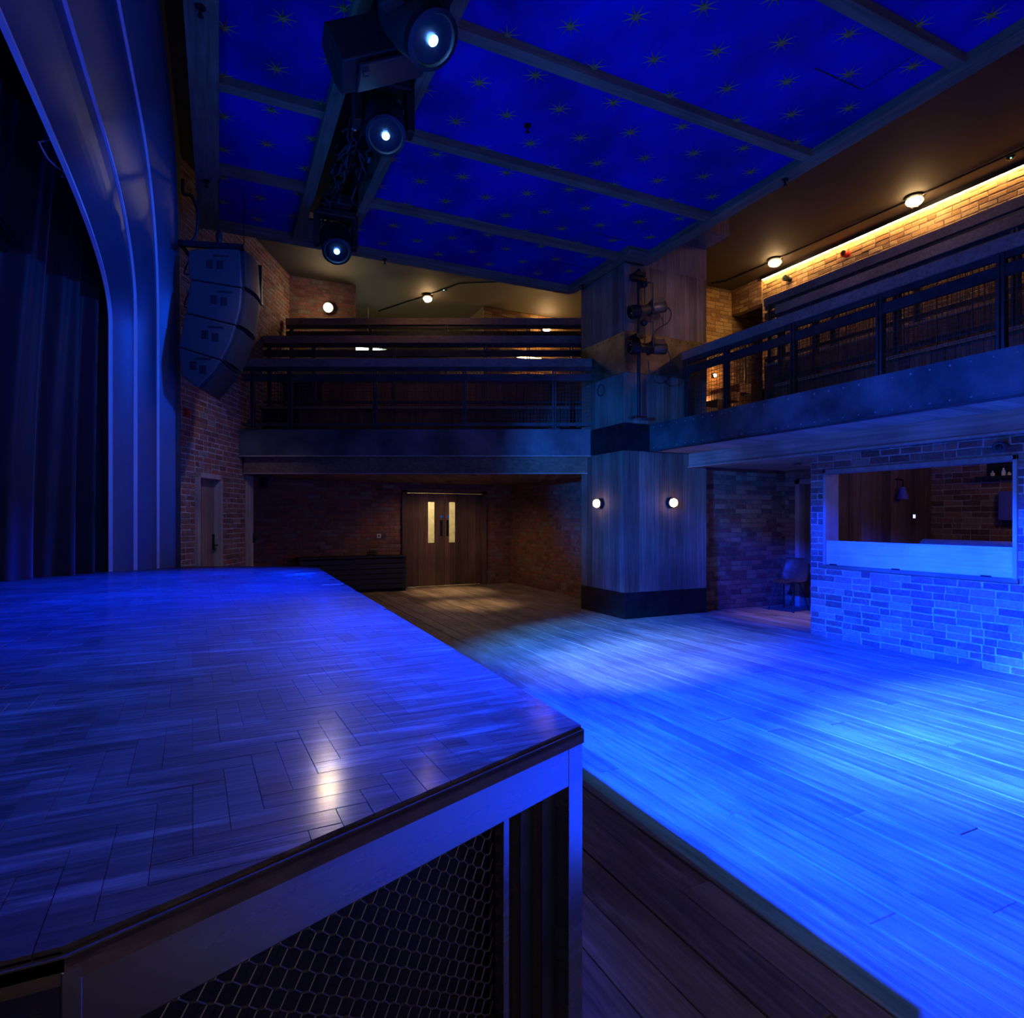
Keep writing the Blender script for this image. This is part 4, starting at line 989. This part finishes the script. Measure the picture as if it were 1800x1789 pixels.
profile_spot('brown black profile spotlight on the pipe, level, above the hanging cable loop', (5.42, 6.98, 3.83), 1)
rg = thing('cable_ring', 'small metal ring on the narrow face of the clad pier', 'ring', (5.17, 7.76, 3.3))
ob('ring', MB().tube([(5.165, 7.76 + .085 * math.cos(k * math.pi / 12), 3.36 + .085 * math.sin(k * math.pi / 12)) for k in range(25)], .007, 8), M_STEEL, rg, smooth=60)
ob('hook', MB().tube([(5.19, 7.76, 3.45), (5.16, 7.76, 3.45), (5.16, 7.76, 3.43)], .006, 6), M_STEEL, rg)

# ================================================================== SMALL THINGS
def wallbox(name, label, cat, loc, nrm, prof, mat, extra=None):
    t = thing(name, label, cat, loc); Mx = Matrix.Translation(loc) @ orient(nrm)
    ob('body', MB().lathe(prof, 20, Mx), mat, t, smooth=40)
    if extra: extra(t, Mx)
    return t
SND = [(.05, 0), (.05, .03), (.04, .035), (.04, .05), (.055, .055), (.06, .10), (.05, .115), (.03, .11), (0, .10)]
def snd_extra(t, Mx): ob('horn_slot', MB().lathe([(.042, .108), (.03, .117), (.02, .112)], 16, Mx), M_BLACK, t)
wallbox('alarm_sounder', 'red alarm sounder on the amber lit brick wall above the main balcony', 'alarm', (9.40, 6.815, 5.81), (-1, 0, 0), SND, M_RED, snd_extra)
wallbox('alarm_sounder', 'red alarm sounder on the brick wall left of the double doors', 'alarm', (2.94, 12.45, 2.03), (0, -1, 0), SND, M_RED, snd_extra)
CAMP = [(.045, 0), (.045, .02), (.025, .03), (.025, .08), (.05, .085), (.055, .16), (.045, .17), (0, .165)]
def cam_extra(t, Mx): ob('lens', MB().lathe([(.03, .168), (.02, .178), (0, .18)], 16, Mx), M_BLACKM, t)
wallbox('security_camera', 'small black camera on the amber lit brick wall near the stair recess', 'camera', (9.40, 7.95, 5.79), (-1, -.1, 0), CAMP, M_BLACKM, cam_extra)
wallbox('security_camera', 'small round camera on the blue lit brick above the booth opening', 'camera', (6.64, 3.22, 2.115), (-1, -.2, -.1), CAMP, M_SPK, cam_extra)
al = wpos(FL, (7.95, 4.22, 2.80))
t = thing('call_point', 'red call point on the brick side wall under the loudspeaker array', 'alarm', tuple(al))
ob('body', MB().box(7.90, 4.175, 2.75, 8.00, 4.22, 2.86, rot(FL)), M_RED, t, bevel=.006)
ob('front', MB().box(7.92, 4.168, 2.78, 7.98, 4.178, 2.83, rot(FL)), M_RED, t)
t = thing('wall_speaker', 'small grey wall speaker bracketed under the side balcony by the door frame', 'loudspeaker', tuple(wpos(FC, (-4.1, 10.2, 1.95))))
MS = Matrix.Translation(wpos(FC, (-4.07, 10.1, 2.03))) @ Matrix.Rotation(-TH + R(-20), 4, 'Z')
ob('cabinet', MB().prism([(-.10, 0), (.10, 0), (.07, .16), (-.07, .16)], -.09, .09, MS), M_SPK, t, bevel=.012)
ob('grille', MB().box(-.085, -.012, -.08, .085, .002, .08, MS), M_STEEL, t, bevel=.004)
ob('bracket', MB().tube([MS @ Vector((-.05, .12, 0)), MS @ Vector((-.17, .12, 0)), MS @ Vector((-.2, .16, 0))], .014, 8), M_BLACKM, t)
for lab, x_ in (('white wall socket plate with dark outlet beside the double doors', 2.93), ('wall plate with brass edge beside the white socket', 3.04)):
    t = thing('wall_socket', lab, 'socket', (x_, 12.45, 1.04))
    ob('plate', MB().box(x_ - .043, 12.435, 1.04, x_ + .043, 12.446, 1.125), M_WHITE if x_ < 3 else M_RUST, t, bevel=.003)
    ob('outlet', MB().box(x_ - .018, 12.432, 1.065, x_ + .018, 12.437, 1.10), M_BLACK, t)
# low dark bench between the stage and the doors
t = thing('storage_bench', 'long dark slatted bench against the brick wall left of the double doors', 'bench', (2.5, 12.15, 0))
for k in range(6): ob('slat', MB().box(1.35, 11.98, .06 + k * .10, 3.36, 12.0, .145 + k * .10), M_BLACK, t, bevel=.003)
ob('top', MB().box(1.33, 11.95, .67, 3.38, 12.43, .70), M_BLACK, t, bevel=.004)
for lx in (1.38, 2.36, 3.33):
    ob('leg', MB().box(lx - .03, 12.0, 0, lx + .03, 12.42, .67), M_BLACK, t)
t = thing('cable_coil', 'small coiled dark cable left on the slatted bench', 'cable', (2.75, 12.15, .70))
ob('coil', MB().tube([(2.72 + .09 * math.cos(k * .5), 12.15 + .09 * math.sin(k * .5), .712 + .003 * k) for k in range(30)], .011, 6).tube([(2.80, 12.1, .715), (2.95, 12.05, .72), (3.02, 12.1, .72)], .011, 6), M_RUBBER, t, smooth=60)
# ---- chair and stool in the passage
ch = thing('side_chair', 'brown leather shell chair with thin metal legs in the passage', 'chair', (8.05, 6.85, 0))
MC = Matrix.Translation((8.05, 6.85, 0)) @ Matrix.Rotation(R(-80), 4, 'Z')    # local -y is forward
sh = MB(); gv = []; NU2, NV2 = 10, 14
for v in range(NV2 + 1):
    h = v / NV2
    if h < .5: k = h / .5; y0, z0, wd_ = -.22 + .40 * k, .455 - .03 * math.sin(k * 3.14), .21 + .02 * k
    else: k = (h - .5) / .5; y0, z0, wd_ = .18 + .10 * k + .03 * math.sin(k * 3.1), .455 + .36 * k ** .9, .23 - .06 * k ** 3
    for u in range(NU2 + 1):
        s_ = u / NU2 * 2 - 1
        gv.append((s_ * wd_, y0 - (.05 * s_ * s_ if h > .5 else 0), z0 + (.035 * s_ * s_ if h <= .5 else 0)))
gf = [(v * (NU2 + 1) + u, v * (NU2 + 1) + u + 1, (v + 1) * (NU2 + 1) + u + 1, (v + 1) * (NU2 + 1) + u) for v in range(NV2) for u in range(NU2)]
nb2 = len(gv)
gv2 = gv + [(p[0] * .97, p[1] + .012, p[2] - .018) for p in gv]
gf2 = gf + [tuple(reversed([i + nb2 for i in f])) for f in gf]
rim = [u for u in range(NU2 + 1)] + [v * (NU2 + 1) + NU2 for v in range(1, NV2 + 1)] + [NV2 * (NU2 + 1) + u for u in range(NU2 - 1, -1, -1)] + [v * (NU2 + 1) for v in range(NV2 - 1, 0, -1)]
for i in range(len(rim)): gf2.append((rim[i], rim[(i + 1) % len(rim)], rim[(i + 1) % len(rim)] + nb2, rim[i] + nb2))
ob('shell_seat', MB().add(gv2, gf2, MC), M_LEATHER, ch, smooth=60)
for sx in (-1, 1):
    for sy in (-1, 1):
        ob('leg', MB().tube([MC @ Vector((sx * .13, sy * .10, .43)), MC @ Vector((sx * .21, sy * .22 + .02, .005))], .009, 8), M_BLACKM, ch)
ob('underframe', MB().tube([MC @ Vector(p) for p in ((-.13, -.1, .43), (.13, -.1, .43), (.13, .1, .43), (-.13, .1, .43), (-.13, -.1, .43))], .009, 6), M_BLACKM, ch)
sl = thing('wooden_stool', 'wooden stool with turned legs beside the leather chair', 'stool', (8.22, 6.33, 0))
ob('seat', MB().lathe([(.17, .43), (.18, .44), (.18, .455), (.16, .465), (0, .46)], 24, Matrix.Translation((8.22, 6.33, 0))), M_CHAIRW, sl, smooth=40)
for k in range(4):
    a = R(45 + 90 * k + 20)
    p0, p1 = Vector((8.22 + .11 * math.cos(a), 6.33 + .11 * math.sin(a), .435)), Vector((8.22 + .17 * math.cos(a), 6.33 + .17 * math.sin(a), .0))
    rr = [.014, .02, .014, .022, .016, .012, .018, .012]
    ob('leg', MB().tube([p0.lerp(p1, i / 7) for i in range(8)], rr, 10), M_CHAIRW, sl, smooth=60)
ob('stretcher', MB().tube([(8.22 - .14, 6.33, .15), (8.22 + .14, 6.33, .15)], .01, 8).tube([(8.22, 6.19, .15), (8.22, 6.47, .15)], .01, 8), M_CHAIRW, sl)
# ---- things inside the booth
t = thing('pendant_lamp', 'small cone shaded lamp on the plank wall inside the booth', 'lamp', (8.2, 5.13, 1.66))
ob('shade', MB().lathe([(.02, .16), (.03, .155), (.075, .0), (.07, .0), (.025, .15)], 20, Matrix.Translation((8.2, 5.15, 1.70))), M_BLUEBOX, t, smooth=40)
ob('stem', MB().tube([(8.2, 5.15, 1.86), (8.2, 5.15, 1.95), (8.2, 5.24, 1.97)], .012, 8), M_BLACKM, t)
t = thing('light_switch', 'small lit switch on the plank wall inside the booth', 'switch', (8.58, 5.245, 1.43))
ob('plate', MB().box(8.54, 5.235, 1.43, 8.62, 5.25, 1.51), M_BLACK, t)
for k in (0, 1): ob('indicator', MB().box(8.558 + k * .03, 5.232, 1.445, 8.572 + k * .03, 5.236, 1.495), M_SWITCH, t)
t = thing('control_box', 'blue control box on the brick wall inside the booth', 'box', (8.9, 4.22, 1.42))
ob('case', MB().box(8.82, 3.90, 1.42, 9.0, 4.35, 1.78), M_BLUEBOX, t, bevel=.008)
ob('display', MB().box(8.81, 4.03, 1.46, 8.825, 4.11, 1.52), M_WHITE, t)
t = thing('wall_shelf', 'dark shelf with small bottles high on the booth wall', 'shelf', (8.85, 4.1, 1.95))
ob('board', MB().box(8.70, 3.7, 1.94, 9.0, 4.55, 1.97), M_BLACK, t)
ob('back_panel', MB().box(8.97, 3.7, 1.97, 9.0, 4.55, 2.17), M_BLACK, t)
for k, (yy, hh) in enumerate(((4.40, .07), (4.28, .10), (4.22, .05), (4.10, .09), (3.98, .06))):
    q = ob('bottle', MB().lathe([(.022, 0), (.022, hh * .6), (.009, hh * .75), (.009, hh), (0, hh)], 12, Matrix.Translation((8.80, yy, 1.97))), M_TRIM if k % 2 else M_WHITE, smooth=40)
    tag(q, ['small white bottle at the plank wall end of the booth shelf', 'small tall metal bottle on the booth shelf', 'small short white bottle on the booth shelf', 'small metal bottle mid way along the booth shelf', 'small white bottle at the control box end of the booth shelf'][k], 'bottle', 'bottles on the booth shelf')
t = thing('mixing_desk', 'covered desk with rounded brown top behind the booth flap', 'desk', (7.3, 4.0, 0))
ds = MB(); pr = [(7.0, .9), (7.0, 1.14), (7.03, 1.19), (7.08, 1.215), (7.3, 1.2), (7.55, 1.1), (7.55, .9)]
n_p = len(pr); ds.add([(x, 3.28, z) for x, z in pr] + [(x, 4.22, z) for x, z in pr], [tuple(range(n_p)), tuple(range(2 * n_p - 1, n_p - 1, -1))] + [(i, n_p + i, n_p + (i + 1) % n_p, (i + 1) % n_p) for i in range(n_p)])
ob('cover', ds, M_LEATHER, t, smooth=50)
ob('table_top', MB().box(6.95, 3.2, .86, 7.7, 4.3, .90), M_BEAMY, t)
for (lx, ly) in ((6.98, 3.25), (6.98, 4.25), (7.66, 3.25), (7.66, 4.25)): ob('leg', MB().box(lx - .025, ly - .025, 0, lx + .025, ly + .025, .86), M_BLACKM, t)
# ---- conduit and sensors on the upper ceiling
t = thing('ceiling_conduit', 'thin dark conduit running along the ceiling beside the led strip', 'conduit', (8.9, 5, 6.0))
ob('pipe', MB().tube([(8.7, 9.2, 6.03), (8.86, 9.0, 6.03), (8.92, 7.87, 6.03), (8.99, 5.48, 6.03), (9.02, 1.0, 6.03)], .014, 8), M_BLACKM, t, smooth=60)
t = thing('ceiling_conduit', 'thin conduit to the small lamp above the side balcony', 'conduit', (4, 11.5, 6.0))
ob('pipe', MB().tube([(3.2, 13.6, 6.03), (3.88, 12.2, 6.03), (4.25, 11.3, 6.03), (4.9, 10.9, 6.03)], .014, 8), M_BLACKM, t, smooth=60)
for lab, (sx, sy) in (('green lit ceiling sensor near the small lamp above the side balcony', (4.1, 11.75)), ('green lit ceiling sensor near the led strip', (9.1, 4.35))):
    t = thing('ceiling_sensor', lab, 'sensor', (sx, sy, 6.0))
    ob('body', MB().lathe([(.05, .05), (.05, .03), (.03, .012), (0, .01)], 18, Matrix.Translation((sx, sy, 6.0))), M_BLACKM, t, smooth=40)
    ob('indicator', MB().lathe([(.008, .012), (.006, .004), (0, .002)], 8, Matrix.Translation((sx - .03, sy - .02, 6.004))), M_GREEN, t)
# white tape mark on the stage edge
t = ob('tape_mark', MB().box(.76, 5.2, SZ, .93, 5.225, SZ + .0015), M_WHITE); tag(t, 'short white tape mark on the front edge of the stage', 'tape')

# unseen lamps added behind the viewer, and a fill added inside the booth
bulkhead('added round wall lamp on the unseen near wall beside the stage end', (0.4, -1.69, 2.2), (0, 1, 0), 8, M_BULBS, (1, .86, .78), r=.08)
bulkhead('added round wall lamp on the unseen near wall out on the floor', (3.2, -1.69, 2.2), (0, 1, 0), 8, M_BULBS, (1, .86, .78), r=.08)
point('booth_fill', (7.6, 3.4, 2.1), 3.5, (1, .6, .35), .08)

point('flood_spill', (1.75, 11.8, 5.4), 3.0, (1, .7, .4), .06)
spot('fill_spot', (1.23, 6.2, 4.95), tuple(wpos(FC, (-4.2, 8.6, 1.5))), 50, (.9, .75, 1), 46, 0.9, .05)  # fill added to lift the left brick wall and its door

# the wash light itself with an added plate keeping its beam off the stage
wl = thing('wash_light', 'black stage wash light with an added shade plate hung above the stage behind the arch', 'stage light', (-3.55, 2.6, 4.4))
ob('housing', MB().lathe([(.06, -.36), (.14, -.32), (.15, -.10), (.13, -.10), (.12, -.2)], 24, Matrix.Translation((-3.45, 2.6, 4.75)) @ orient((8.65, -.2, -4.75))), M_BLACK, wl, smooth=40)
ob('shade_plate', MB().box(-3.95, 1.5, 4.36, -3.05, 3.7, 4.366), M_BLACK, wl)
ob('plate_arm', MB().box(-3.80, 2.55, 4.36, -3.77, 2.65, 4.95).box(-3.72, 2.58, 4.9, -3.68, 2.62, 6.05), M_BLACKM, wl)

spot('fill_spot', (3.6, 0.6, 4.95), (6.0, 7.19, 4.35), 130, (1, .74, .86), 13, .8, .05)  # fill added to lift the upper face of the pier

for lab, (sx, sy), tg in (('added ceiling spot over the front of the side balcony', tuple(wpos(FC, (-1.6, 9.9, 0)))[:2], tuple(wpos(FC, (-1.4, 10.9, 3.4)))),
                          ('added ceiling spot over the front of the main balcony', (5.95, 4.4), (7.6, 4.4, 3.3))):
    t = thing('ceiling_fill', lab, 'lamp', (sx, sy, 6.03))  # fittings added to warm the dark tier risers
    ob('bezel', MB().lathe([(.06, .02), (.06, .005), (.045, .0), (.04, .015)], 20, Matrix.Translation((sx, sy, 6.03))), M_BLACKM, t)
    ob('lens', MB().lathe([(.04, .012), (.04, .008), (0, .008)], 20, Matrix.Translation((sx, sy, 6.03))), M_WHITE, t)
    spot('ceiling_fill_beam', (sx, sy, 6.0), tg, 14, (1, .55, .28), 120, 1.0, .04)
